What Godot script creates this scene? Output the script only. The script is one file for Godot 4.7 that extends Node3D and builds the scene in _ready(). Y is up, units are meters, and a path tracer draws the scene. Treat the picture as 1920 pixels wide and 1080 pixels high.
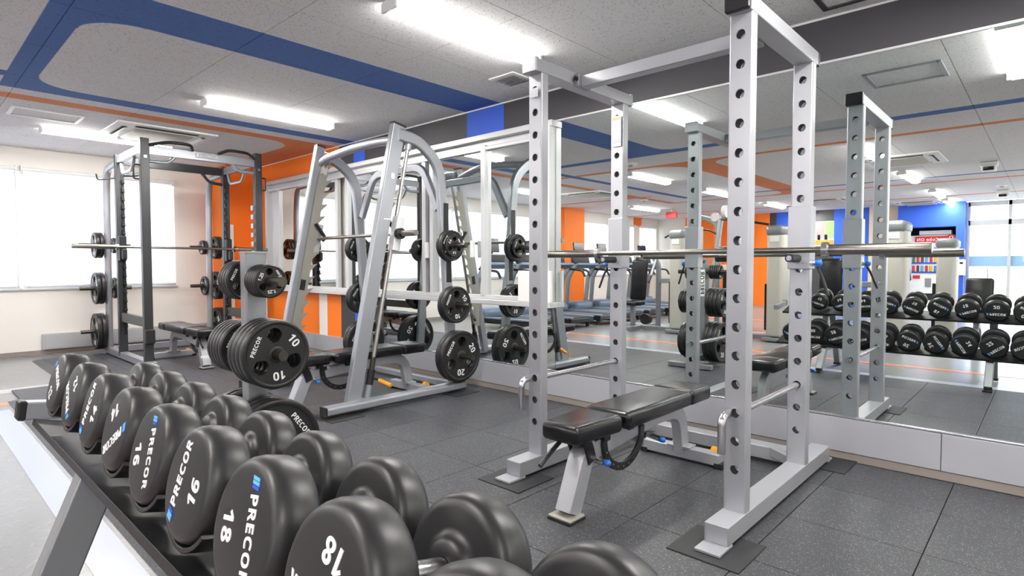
extends Node3D
# A gym with a mirror wall: mirror plane z = 0, room at z > 0, window wall at x = -9.3, ceiling 2.57 m.

const CEIL := 2.57
const XL := -9.3
const XR := 3.6
const ZF := 13.1

var mm := {}
var taken := {}
var fnt: FontVariation
var rng := RandomNumberGenerator.new()


# ---------------------------------------------------------------- geometry
class Shape:
	var v := PackedVector3Array()
	var n := PackedVector3Array()
	var u := PackedVector2Array()
	var u2 := PackedVector2Array()

	func tri(a: Vector3, b: Vector3, c: Vector3, na: Vector3, nb: Vector3, nc: Vector3) -> void:
		var g := (b - a).cross(c - a)
		if g.length_squared() < 1e-16:
			return
		if g.dot(na + nb + nc) > 0.0:
			v.append_array([a, c, b]); n.append_array([na, nc, nb])
		else:
			v.append_array([a, b, c]); n.append_array([na, nb, nc])

	func quad(a: Vector3, b: Vector3, c: Vector3, d: Vector3, na: Vector3, nb = null, nc = null, nd = null) -> void:
		var n2: Vector3 = na if nb == null else nb
		var n3: Vector3 = na if nc == null else nc
		var n4: Vector3 = na if nd == null else nd
		tri(a, b, c, na, n2, n3); tri(a, c, d, na, n3, n4)

	# chamfered box
	func box(c: Vector3, s: Vector3, b := 0.0, bs := Basis()) -> Shape:
		var h := s * 0.5
		b = minf(b, minf(h.x, minf(h.y, h.z)) * 0.9)
		var E := [bs.x, bs.y, bs.z]
		for i in 3:
			var j := (i + 1) % 3
			var k := (i + 2) % 3
			for si in [-1.0, 1.0]:
				var f: Vector3 = c + E[i] * (si * h[i])
				var a1: Vector3 = E[j] * (h[j] - b)
				var a2: Vector3 = E[k] * (h[k] - b)
				quad(f - a1 - a2, f + a1 - a2, f + a1 + a2, f - a1 + a2, E[i] * si)
				if b > 0.0:
					for sj in [-1.0, 1.0]:
						var p: Vector3 = c + E[i] * (si * h[i]) + E[j] * (sj * (h[j] - b))
						var q: Vector3 = c + E[i] * (si * (h[i] - b)) + E[j] * (sj * h[j])
						quad(p - a2, p + a2, q + a2, q - a2, E[i] * si, E[i] * si, E[j] * sj, E[j] * sj)
		if b > 0.0:
			for sx in [-1.0, 1.0]:
				for sy in [-1.0, 1.0]:
					for sz in [-1.0, 1.0]:
						var X: Vector3 = E[0] * sx
						var Y: Vector3 = E[1] * sy
						var Z: Vector3 = E[2] * sz
						var hb := h - Vector3(b, b, b)
						tri(c + X * h.x + Y * hb.y + Z * hb.z, c + X * hb.x + Y * h.y + Z * hb.z, c + X * hb.x + Y * hb.y + Z * h.z, X, Y, Z)
		return self

	# rounded box
	func rbox(c: Vector3, s: Vector3, r: float, bs := Basis(), seg := 4) -> Shape:
		var h := s * 0.5
		r = minf(r, minf(h.x, minf(h.y, h.z)) * 0.98)
		for i in 3:
			var j := (i + 1) % 3
			var k := (i + 2) % 3
			var L := [[], []]
			for w in 2:
				var hh: float = h[j] if w == 0 else h[k]
				for t in seg:
					L[w].append(-hh + r * (1.0 - cos(PI / 2 * t / seg * 0.5) / cos(0.0)) if false else -hh + r * t / seg)
				for t in seg + 1:
					L[w].append(hh - r + r * t / seg)
			for si in [-1.0, 1.0]:
				var P := []
				for a in L[0]:
					var row := []
					for b in L[1]:
						var p := Vector3()
						p[i] = si * h[i]; p[j] = a; p[k] = b
						var q := p.clamp(-h + Vector3(r, r, r), h - Vector3(r, r, r))
						var nn := (p - q).normalized()
						row.append([c + bs * (q + nn * r), bs * nn])
					P.append(row)
				for a in P.size() - 1:
					for b in P[0].size() - 1:
						var A = P[a][b]; var B = P[a + 1][b]; var C = P[a + 1][b + 1]; var D = P[a][b + 1]
						quad(A[0], B[0], C[0], D[0], A[1], B[1], C[1], D[1])
		return self

	# round tube along points
	func tube(pts: Array, r: float, seg := 12, caps := true) -> Shape:
		var up := Vector3.UP
		var t0: Vector3 = (pts[1] - pts[0]).normalized()
		if absf(t0.dot(up)) > 0.9:
			up = Vector3.RIGHT
		var side := t0.cross(up).normalized()
		var rings := []
		var tp := t0
		for i in pts.size():
			var t: Vector3
			if i == 0:
				t = t0
			elif i == pts.size() - 1:
				t = (pts[i] - pts[i - 1]).normalized()
			else:
				t = ((pts[i] - pts[i - 1]).normalized() + (pts[i + 1] - pts[i]).normalized()).normalized()
			side = (side - t * side.dot(t)).normalized()
			var w := t.cross(side)
			var ring := []
			for k in seg:
				var a := TAU * k / seg
				var d := side * cos(a) + w * sin(a)
				ring.append([pts[i] + d * r, d])
			rings.append(ring)
		for i in pts.size() - 1:
			for k in seg:
				var A = rings[i][k]; var B = rings[i][(k + 1) % seg]; var C = rings[i + 1][(k + 1) % seg]; var D = rings[i + 1][k]
				quad(A[0], B[0], C[0], D[0], A[1], B[1], C[1], D[1])
		if caps:
			for e in [0, pts.size() - 1]:
				var nn: Vector3 = -t0 if e == 0 else (pts[e] - pts[e - 1]).normalized()
				for k in seg:
					tri(pts[e], rings[e][k][0], rings[e][(k + 1) % seg][0], nn, nn, nn)
		return self

	# rectangular tube along a planar path; side is the normal of the path's plane
	func rtube(pts: Array, side: Vector3, w: float, h: float, b := 0.006) -> Shape:
		var rings := []
		var offs := [Vector2(-w / 2 + b, -h / 2), Vector2(w / 2 - b, -h / 2), Vector2(w / 2, -h / 2 + b), Vector2(w / 2, h / 2 - b), Vector2(w / 2 - b, h / 2), Vector2(-w / 2 + b, h / 2), Vector2(-w / 2, h / 2 - b), Vector2(-w / 2, -h / 2 + b)]
		var nrm := [Vector2(0, -1), Vector2(0, -1), Vector2(1, 0), Vector2(1, 0), Vector2(0, 1), Vector2(0, 1), Vector2(-1, 0), Vector2(-1, 0)]
		for i in pts.size():
			var ti: Vector3 = (pts[i] - pts[i - 1]).normalized() if i > 0 else (pts[1] - pts[0]).normalized()
			var to: Vector3 = (pts[i + 1] - pts[i]).normalized() if i < pts.size() - 1 else ti
			var ta := (ti + to).normalized()
			var uu := ti.cross(side).normalized()
			var ua := ta.cross(side).normalized()
			var ring := []
			for k in 8:
				var o: Vector3 = side * offs[k].x + uu * offs[k].y
				o = o - ti * (o.dot(ta) / ti.dot(ta))
				ring.append([pts[i] + o, side * nrm[k].x + ua * nrm[k].y])
			rings.append(ring)
		for i in pts.size() - 1:
			for k in 8:
				var A = rings[i][k]; var B = rings[i][(k + 1) % 8]; var C = rings[i + 1][(k + 1) % 8]; var D = rings[i + 1][k]
				quad(A[0], B[0], C[0], D[0], A[1], B[1], C[1], D[1])
		for e in [0, pts.size() - 1]:
			var nn: Vector3 = (pts[0] - pts[1]).normalized() if e == 0 else (pts[e] - pts[e - 1]).normalized()
			for k in range(1, 7):
				tri(rings[e][0][0], rings[e][k][0], rings[e][k + 1][0], nn, nn, nn)
		return self

	# profile of (radius, height) turned round the local y axis of t
	func lathe(pf: Array, t := Transform3D(), seg := 24) -> Shape:
		var sn := []
		for i in pf.size() - 1:
			var d: Vector2 = (pf[i + 1] - pf[i]).normalized()
			sn.append(Vector2(d.y, -d.x))
		for i in pf.size() - 1:
			var n0: Vector2 = sn[i]
			var n1: Vector2 = sn[i]
			if i > 0 and sn[i - 1].dot(sn[i]) > 0.6:
				n0 = (sn[i - 1] + sn[i]).normalized()
			if i < sn.size() - 1 and sn[i + 1].dot(sn[i]) > 0.6:
				n1 = (sn[i + 1] + sn[i]).normalized()
			for k in seg:
				var q := []
				for kk in [k, k + 1]:
					var a: float = TAU * kk / seg
					var d := Vector3(cos(a), 0, sin(a))
					q.append([t * (d * pf[i].x + Vector3.UP * pf[i].y), t.basis * (d * n0.x + Vector3.UP * n0.y), t * (d * pf[i + 1].x + Vector3.UP * pf[i + 1].y), t.basis * (d * n1.x + Vector3.UP * n1.y)])
				quad(q[0][0], q[1][0], q[1][2], q[0][2], q[0][1], q[1][1], q[1][3], q[0][3])
		return self

	func cyl(a: Vector3, b: Vector3, r: float, seg := 16) -> Shape:
		return tube([a, b], r, seg)

	# flat ring between a circular hole (centre hc, radius hr, in plane axes ex, ey at o) and boundary points
	func holed(o: Vector3, ex: Vector3, ey: Vector3, nn: Vector3, hc: Vector2, hr: float, bound: Array) -> void:
		for i in bound.size():
			var p: Vector2 = bound[i]
			var q: Vector2 = bound[(i + 1) % bound.size()]
			var hp := hc + (p - hc).normalized() * hr
			var hq := hc + (q - hc).normalized() * hr
			quad(o + ex * hp.x + ey * hp.y, o + ex * p.x + ey * p.y, o + ex * q.x + ey * q.y, o + ex * hq.x + ey * hq.y, nn)

	# rectangular cell with a round hole
	func rect_hole(o: Vector3, ex: Vector3, ey: Vector3, nn: Vector3, hw: float, y0: float, y1: float, hy: float, hr: float) -> void:
		var b := []
		for k in 5: b.append(Vector2(lerpf(-hw, hw, k / 4.0), y0))
		for k in range(1, 5): b.append(Vector2(hw, lerpf(y0, y1, k / 4.0)))
		for k in range(1, 5): b.append(Vector2(lerpf(hw, -hw, k / 4.0), y1))
		for k in range(1, 4): b.append(Vector2(-hw, lerpf(y1, y0, k / 4.0)))
		holed(o, ex, ey, nn, Vector2(0, hy), hr, b)

	func mesh() -> ArrayMesh:
		var a := []
		a.resize(Mesh.ARRAY_MAX)
		a[Mesh.ARRAY_VERTEX] = v
		a[Mesh.ARRAY_NORMAL] = n
		if u.size() == v.size(): a[Mesh.ARRAY_TEX_UV] = u
		if u2.size() == v.size(): a[Mesh.ARRAY_TEX_UV2] = u2
		var m := ArrayMesh.new()
		m.add_surface_from_arrays(Mesh.PRIMITIVE_TRIANGLES, a)
		return m


# round the corners of a polyline
func bend(pts: Array, r: float, n := 6) -> Array:
	var out := [pts[0]]
	for i in range(1, pts.size() - 1):
		var a: Vector3 = pts[i - 1] - pts[i]
		var b: Vector3 = pts[i + 1] - pts[i]
		var rr := minf(r, minf(a.length(), b.length()) * 0.49)
		var p: Vector3 = pts[i] + a.normalized() * rr
		var q: Vector3 = pts[i] + b.normalized() * rr
		for k in n + 1:
			var t := float(k) / n
			out.append(p.lerp(pts[i], t).lerp(pts[i].lerp(q, t), t))
	out.append(pts[-1])
	return out


func V(x: float, y: float, z: float) -> Vector3:
	return Vector3(x, y, z)


# ---------------------------------------------------------------- naming
func numbered(called: String) -> String:
	var k: int = taken.get(called, -1) + 1
	taken[called] = k
	return called if k == 0 else "%s_%03d" % [called, k]


func tag(o: Node, label: String, category: String, group := "") -> Node:
	o.set_meta("label", label)
	o.set_meta("category", category)
	if group != "":
		o.set_meta("group", group)
	return o


func thing(called: String, label: String, category: String, at := Vector3.ZERO, turn := 0.0, group := "") -> Node3D:
	var o := Node3D.new()
	o.name = numbered(called)
	add_child(o)
	o.position = at
	o.rotation.y = turn
	tag(o, label, category, group)
	return o


func part(parent: Node, called: String, s, m: Material, at := Transform3D()) -> MeshInstance3D:
	var o := MeshInstance3D.new()
	o.name = called
	o.mesh = s.mesh() if s is Shape else s
	o.material_override = m
	o.transform = at
	parent.add_child(o, true)
	return o


func struct(called: String, s, m: Material) -> MeshInstance3D:
	var o := part(self, numbered(called), s, m)
	o.set_meta("kind", "structure")
	return o


func copy(o: Node3D, at: Vector3, turn: float, label: String, group := "") -> Node3D:
	var c: Node3D = o.duplicate()
	c.name = numbered(String(o.name).rstrip("0123456789_"))
	add_child(c)
	c.position = at
	c.rotation.y = turn
	c.set_meta("label", label)
	if group != "":
		c.set_meta("group", group)
	elif c.has_meta("group"):
		c.remove_meta("group")
	return c


# ---------------------------------------------------------------- materials
func mat(called: String, c := Color.WHITE, rough := 0.5, metal := 0.0) -> StandardMaterial3D:
	if mm.has(called):
		return mm[called]
	var m := StandardMaterial3D.new()
	m.resource_name = called
	m.albedo_color = c
	m.roughness = rough
	m.metallic = metal
	mm[called] = m
	return m


func c8(r: int, g: int, b: int) -> Color:
	return Color8(r, g, b)


func speckle(size: int, base: Color, vary: float, flecks: Array, count: int, lo: int, hi: int) -> ImageTexture:
	var im := Image.create(size, size, false, Image.FORMAT_RGB8)
	var nz := FastNoiseLite.new()
	nz.seed = 5
	nz.frequency = 0.02
	for y in size:
		for x in size:
			var k := 1.0 + vary * (rng.randf() - 0.5)
			im.set_pixel(x, y, Color(base.r * k, base.g * k, base.b * k))
	for i in count:
		var x := rng.randi() % size
		var y := rng.randi() % size
		var c: Color = flecks[rng.randi() % flecks.size()]
		var n := rng.randi_range(lo, hi)
		var dx := rng.randf_range(-1, 1)
		var dy := rng.randf_range(-1, 1)
		for t in n:
			im.set_pixel(posmod(int(x + dx * t), size), posmod(int(y + dy * t), size), c)
			im.set_pixel(posmod(int(x + dx * t) + 1, size), posmod(int(y + dy * t), size), c)
	return ImageTexture.create_from_image(im)


func make_materials() -> void:
	mat("silver_paint", c8(176, 178, 184), 0.36, 0.45)
	mat("silver_smith", c8(162, 165, 172), 0.32, 0.5)
	mat("charcoal_paint", c8(62, 64, 67), 0.36, 0.4)
	mat("chrome", c8(200, 200, 204), 0.24, 1.0)
	mat("worn_steel", c8(150, 145, 138), 0.28, 1.0)
	mat("dark_steel", c8(90, 84, 78), 0.35, 0.9)
	mat("urethane", c8(36, 36, 38), 0.4)
	mat("plate_rubber", c8(30, 30, 32), 0.4)
	mat("black_plastic", c8(30, 30, 32), 0.4)
	mat("black_metal", c8(28, 29, 31), 0.38, 0.2)
	mat("vinyl", c8(24, 24, 26), 0.27)
	mat("notch_plate", c8(168, 165, 155), 0.42, 0.3)
	mat("print_white", c8(236, 236, 236), 0.6)
	mat("print_blue", c8(36, 80, 200), 0.5)
	mat("print_sky", c8(90, 170, 235), 0.5)
	mat("knob_blue", c8(30, 110, 210), 0.3)
	mat("knob_orange", c8(240, 160, 30), 0.4)
	mat("tread_rubber", c8(40, 41, 43), 0.6)
	mat("wall_white", c8(236, 232, 226), 0.7)
	mat("wall_orange", c8(246, 124, 28), 0.6)
	mat("wall_dark", c8(62, 61, 66), 0.6)
	mat("wall_blue", c8(46, 92, 205), 0.6)
	mat("wall_beige", c8(222, 200, 172), 0.7)
	mat("aluminium", c8(208, 209, 211), 0.35, 0.25)
	mat("panel_grey", c8(168, 169, 176), 0.4, 0.1)
	mat("skirting", c8(140, 131, 126), 0.6)
	mat("heater_grey", c8(176, 177, 180), 0.5)
	mat("plastic_white", c8(238, 238, 236), 0.45)
	mat("ac_grille", c8(196, 192, 182), 0.6)
	mat("machine_grey", c8(142, 145, 149), 0.4, 0.4)
	mat("tower_beige", c8(202, 199, 190), 0.45, 0.1)
	mat("treadmill_blue", c8(118, 134, 156), 0.45, 0.2)
	mat("screen_black", c8(16, 17, 20), 0.2)
	mat("sign_red", c8(200, 30, 36), 0.5)
	mat("mirror", c8(234, 240, 238), 0.0, 1.0)
	var gl := mat("glass", Color(0.95, 0.98, 1.0, 0.06), 0.02)
	gl.transparency = BaseMaterial3D.TRANSPARENCY_ALPHA
	var bl := mat("blind_fabric", c8(246, 248, 250), 0.9)
	bl.backlight_enabled = true
	bl.backlight = Color(1, 1, 1)
	var em := mat("lamp_diffuser", c8(250, 250, 250), 0.5)
	em.emission_enabled = true
	em.emission = Color(1.0, 0.985, 0.96)
	em.emission_energy_multiplier = 42.0
	# rubber tile
	var rb := mat("rubber_floor", Color.WHITE, 0.52)
	rb.albedo_texture = speckle(1024, c8(60, 61, 65), 0.3, [c8(168, 174, 190), c8(140, 142, 150), c8(190, 188, 182), c8(122, 134, 170)], 9000, 2, 4)
	rb.uv1_triplanar = true
	rb.uv1_world_triplanar = true
	rb.uv1_scale = Vector3.ONE
	# vinyl floor
	var vf := mat("vinyl_floor", Color.WHITE, 0.26)
	vf.albedo_texture = speckle(512, c8(134, 135, 138), 0.05, [c8(124, 125, 129), c8(146, 147, 149)], 900, 4, 30)
	vf.uv1_triplanar = true
	vf.uv1_world_triplanar = true
	vf.uv1_scale = Vector3.ONE * 0.7
	mat("floor_band", c8(166, 174, 190), 0.28)
	mat("floor_white", c8(182, 183, 185), 0.28)
	mat("floor_orange", c8(224, 134, 92), 0.28)
	var ct := mat("ceiling_board", Color.WHITE, 0.85)
	ct.albedo_texture = ceiling_print()
	ct.detail_enabled = true
	ct.detail_blend_mode = BaseMaterial3D.BLEND_MODE_MUL
	ct.detail_uv_layer = BaseMaterial3D.DETAIL_UV_2
	ct.detail_albedo = speckle(1024, Color(0.97, 0.97, 0.97), 0.05, [Color(0.42, 0.42, 0.42), Color(0.55, 0.55, 0.55), Color(0.68, 0.68, 0.68)], 3000, 4, 14)


# painted stripes of the ceiling, seen from below: pixel (x - XL, z) * s
func ceiling_print() -> ImageTexture:
	var W := 2048
	var s := W / 13.2
	var im := Image.create(W, W, false, Image.FORMAT_RGB8)
	im.fill(c8(226, 224, 226))
	var B := c8(76, 112, 178)
	var O := c8(224, 134, 82)
	var G := c8(226, 224, 226)
	var R := func(x0: float, x1: float, z0: float, z1: float, c: Color):
		im.fill_rect(Rect2i(roundi((x0 - XL) * s), roundi(z0 * s), maxi(1, roundi((x1 - x0) * s)), maxi(1, roundi((z1 - z0) * s))), c)
	# fillet: fills the square at an inside corner (cx, cz) spreading to (dx, dz) outside a quarter circle
	var Fi := func(cx: float, cz: float, dx: float, dz: float, r: float, c: Color):
		var n := int(r * s)
		for i in n:
			for j in n:
				var a := float(n - i) / n
				var b := float(n - j) / n
				if a * a + b * b > 1.0:
					var px := int((cx - XL) * s + dx * i)
					var py := int(cz * s + dz * j)
					if px >= 0 and py >= 0 and px < W and py < W:
						im.set_pixel(px, py, c)
	# blue U over the racks
	R.call(-4.08, -3.62, 0.0, 3.0, B)
	R.call(-6.2, -5.98, 0.0, 3.0, B)
	R.call(-6.2, XR, 2.93, 3.11, B)
	Fi.call(-4.08, 2.93, -1.0, -1.0, 0.3, B)
	Fi.call(-5.98, 2.93, 1.0, -1.0, 0.3, B)
	Fi.call(-3.62, 2.93, 1.0, -1.0, 0.2, B)
	# orange along the window side and the mirror corner
	R.call(-6.6, -6.4, 0.0, 8.7, O)
	R.call(XL, -6.4, 0.0, 0.42, O)
	Fi.call(-6.6, 0.42, -1.0, 1.0, 0.35, O)
	# lines further back
	R.call(-6.4, XR, 3.85, 3.98, O)
	R.call(-3.95, -3.5, 3.9, 8.7, O)
	Fi.call(-3.95, 3.98, -1.0, 1.0, 0.5, O)
	Fi.call(-3.5, 3.98, 1.0, 1.0, 0.3, O)
	Fi.call(-3.95, 8.62, -1.0, -1.0, 0.4, O)
	R.call(-5.86, -5.7, 3.0, 7.95, B)
	R.call(XL, -6.2, 7.15, 7.29, O)
	Fi.call(-6.6, 7.15, -1.0, -1.0, 0.4, O)
	R.call(-5.86, XR, 7.88, 8.0, B)
	R.call(-6.6, XR, 8.62, 8.76, O)
	R.call(XL, XR, 11.2, 11.34, O)
	return ImageTexture.create_from_image(im)


# ---------------------------------------------------------------- lettering
func words(parent: Node, called: String, t: String, h: float, m: Material, at: Transform3D, slant := 0.0) -> MeshInstance3D:
	var key := "text:%s:%s:%s" % [t, h, slant]
	if not mm.has(key):
		var tm := TextMesh.new()
		tm.text = t
		tm.font = fnt
		tm.font_size = 32
		tm.pixel_size = h / 32.0 * 1.36
		tm.depth = 0.0012
		tm.curve_step = 2.0
		mm[key] = tm
	return part(parent, called, mm[key], m, at)


# transform of print on a face: centre c, facing n, upright along up
func facing(c: Vector3, nn: Vector3, up: Vector3) -> Transform3D:
	var z := nn.normalized()
	var x := up.cross(z).normalized()
	return Transform3D(Basis(x, z.cross(x), z), c)


# ================================================================ scene
func _ready() -> void:
	rng.seed = 7
	var cam := Camera3D.new()
	cam.name = "camera"
	add_child(cam)
	cam.position = V(0, 1.13, 3.75)
	cam.rotation_degrees = V(-2.25, 42.95, 0)
	cam.fov = 52.84
	cam.near = 0.03
	cam.far = 200
	cam.current = true
	var we := WorldEnvironment.new()
	we.name = "environment"
	var env := Environment.new()
	env.background_mode = Environment.BG_SKY
	var sky := Sky.new()
	var sm := ProceduralSkyMaterial.new()
	sm.sky_top_color = c8(205, 222, 245)
	sm.sky_horizon_color = c8(240, 244, 250)
	sm.ground_horizon_color = c8(236, 238, 240)
	sm.ground_bottom_color = c8(205, 205, 205)
	sm.energy_multiplier = 9.0
	sky.sky_material = sm
	env.sky = sky
	env.tonemap_mode = Environment.TONE_MAPPER_LINEAR
	env.tonemap_exposure = 1.0
	env.sdfgi_enabled = true
	env.ssao_enabled = true
	env.ssil_enabled = true
	we.environment = env
	add_child(we)

	var sf := SystemFont.new()
	sf.font_names = PackedStringArray(["Droid Sans"])
	sf.font_weight = 700
	fnt = FontVariation.new()
	fnt.base_font = sf
	fnt.variation_embolden = 0.0
	make_materials()

	build_lights()
	build_shell()
	build_mirror_wall()
	build_window_wall()
	build_entrance_wall()
	build_near_rack()
	build_benches()
	build_smith()
	build_tree()
	build_far_rack()
	build_dumbbells()
	build_back_room()
	build_ceiling_items()


# ---------------------------------------------------------------- lights
func build_lights() -> void:
	var spots := [[-2.67, 0.65, 1.87, "above the grey cage rack"], [-5.42, 0.63, 1.86, "above the smith machine"], [-7.75, 1.4, 2.64, "beside the ceiling cassette nearest the window"], [-0.22, 0.72, 2.0, "past the end of the cage rack"],
		[-4.85, 4.12, 5.38, "above the seated press machine"], [-4.83, 6.7, 7.95, "over the middle of the machine floor"], [-4.83, 9.87, 11.15, "near the orange end wall"], [-4.72, 11.75, 12.95, "in front of the poster wall"],
		[-1.72, 4.1, 5.36, "behind the dumbbell rack"], [-1.72, 6.82, 8.1, "beyond the rear ceiling cassette"], [-1.7, 9.75, 11.1, "before the vending machine"], [-1.72, 11.75, 12.95, "closest to the glass entrance"],
		[-7.5, 8.55, 9.85, "above the far treadmills"], [-7.45, 4.3, 5.56, "above the near treadmills"], [1.4, 4.1, 5.36, "by the side wall next to the dumbbells"], [1.4, 6.82, 8.1, "by the side wall mid room"], [1.4, 9.75, 11.0, "by the side wall near the entrance"], [2.3, 0.72, 2.0, "by the side wall at the mirror end"]]
	for s in spots:
		var L: float = s[2] - s[1]
		var t := thing("ceiling_light", "long white batten ceiling light " + s[3], "ceiling light", V(s[0], CEIL, (s[1] + s[2]) * 0.5), 0.0, "batten ceiling lights")
		part(t, "base_tray", Shape.new().box(V(0, -0.009, 0), V(0.1, 0.018, L), 0.003), mat("plastic_white"))
		var pf := []
		for k in 9:
			var a := PI * k / 8
			pf.append(V(cos(a) * 0.066, -0.014 - sin(a) * 0.05, 0))
		var d := Shape.new()
		for k in 8:
			var a := PI * (k + 0.5) / 8
			var nn := V(cos(a) * 0.6, -sin(a), 0).normalized()
			var e := V(0, 0, L * 0.5 - 0.02)
			d.quad(pf[k] - e, pf[k + 1] - e, pf[k + 1] + e, pf[k] + e, nn)
		for sg in [-1.0, 1.0]:
			for k in range(1, 8):
				d.tri(pf[0] + V(0, 0, sg * (L * 0.5 - 0.02)), pf[k] + V(0, 0, sg * (L * 0.5 - 0.02)), pf[k + 1] + V(0, 0, sg * (L * 0.5 - 0.02)), V(0, 0, sg), V(0, 0, sg), V(0, 0, sg))
		part(t, "lamp_diffuser", d, mat("lamp_diffuser"))
		for sg in [-1.0, 1.0]:
			part(t, "end_cap", Shape.new().box(V(0, -0.033, sg * (L * 0.5 - 0.01)), V(0.134, 0.056, 0.018), 0.004), mat("plastic_white"))
		var al := AreaLight3D.new()
		al.name = "lamp"
		al.area_size = Vector2(0.07, L - 0.06)
		al.light_energy = 3.4
		al.light_color = Color(1.0, 0.985, 0.96)
		al.area_normalize_energy = true
		al.shadow_enabled = true
		al.area_range = 20.0
		t.add_child(al)
		al.position = V(0, -0.066, 0)
		al.rotation_degrees = V(-90, 0, 0)


# ---------------------------------------------------------------- floor and ceiling
func build_shell() -> void:
	var fl := struct("floor", Shape.new().box(V((XL + XR) / 2, -0.06, ZF / 2), V(XR - XL + 0.3, 0.1, ZF + 0.3)), mat("vinyl_floor"))
	var bands := [["floor_band", -6.0, XR, 3.13, 3.27], ["floor_band", -6.0, -5.86, 3.27, 4.0], ["floor_orange", -6.3, XR, 3.97, 4.1], ["floor_orange", -6.34, -6.2, 2.66, 3.97], ["floor_white", -7.0, -6.78, 2.66, 6.2],
		["floor_orange", -6.6, -6.45, 5.4, 8.4], ["floor_orange", -7.3, XR, 8.4, 8.55], ["floor_band", -6.9, XR, 6.1, 6.35]]
	for b in bands:
		part(fl, "floor_stripe", Shape.new().box(V((b[1] + b[2]) / 2, -0.0092, (b[3] + b[4]) / 2), V(b[2] - b[1], 0.0024, b[4] - b[3])), mat(b[0]))
	# rubber tiles, 0.5 m
	var tile := Shape.new().box(V(0, 0, 0), V(0.497, 0.014, 0.497), 0.002).mesh()
	for i in range(-17, 8):
		for j in range(0, 6):
			var x := -0.34 + 0.5 * i + 0.25
			var z := 0.03 + 0.5 * j + 0.25
			if x - 0.25 < -8.9 or (x < -6.6 and j > 4):
				continue
			part(fl, "rubber_tile", tile, mat("rubber_floor"), Transform3D(Basis(), V(x, -0.003, z)))
	var rp := Shape.new()
	var ramp := func(a: Vector3, b: Vector3, o: Vector3):
		var up := V(0, 0.004, 0)
		rp.quad(a + up, b + up, b + o - V(0, 0.008, 0), a + o - V(0, 0.008, 0), (o.normalized() * 0.3 + Vector3.UP).normalized())
	ramp.call(V(-6.34, 0, 3.03), V(3.6, 0, 3.03), V(0, 0, 0.08))
	ramp.call(V(-8.84, 0, 2.53), V(-6.34, 0, 2.53), V(0, 0, 0.1))
	ramp.call(V(-8.84, 0, 0.03), V(-8.84, 0, 2.53), V(-0.1, 0, 0))
	ramp.call(V(-6.34, 0, 2.53), V(-6.34, 0, 3.03), V(-0.08, 0, 0))
	part(fl, "mat_edging", rp, mat("rubber_floor"))
	# ceiling boards
	var ce := struct("ceiling", Shape.new().box(V((XL + XR) / 2, CEIL + 0.08, ZF / 2), V(XR - XL + 0.3, 0.1, ZF + 0.3)), mat("plastic_white"))
	var nx := 15
	var nz := 15
	for i in nx:
		for j in nz:
			var x0 := -3.17 + 0.87 * (i - 7)
			var x1 := x0 + 0.87
			var z0 := 0.32 + 0.9 * (j - 1)
			var z1 := z0 + 0.9
			x0 = maxf(x0, XL); x1 = minf(x1, XR); z0 = maxf(z0, 0.0); z1 = minf(z1, ZF)
			if x1 - x0 < 0.02 or z1 - z0 < 0.02:
				continue
			var g := 0.0012
			var s := Shape.new().box(V((x0 + x1) / 2, CEIL + 0.014, (z0 + z1) / 2), V(x1 - x0 - 2 * g, 0.028, z1 - z0 - 2 * g), 0.002)
			for p in s.v:
				s.u.append(Vector2((p.x - XL) / 13.2, p.z / 13.2))
				s.u2.append(Vector2(p.x * 0.8, p.z * 0.8))
			part(ce, "ceiling_board", s, mat("ceiling_board"))
	struct("wall_right", Shape.new().box(V(XR + 0.1, CEIL / 2, ZF / 2), V(0.2, CEIL + 0.2, ZF + 0.4)), mat("wall_white"))


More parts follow.
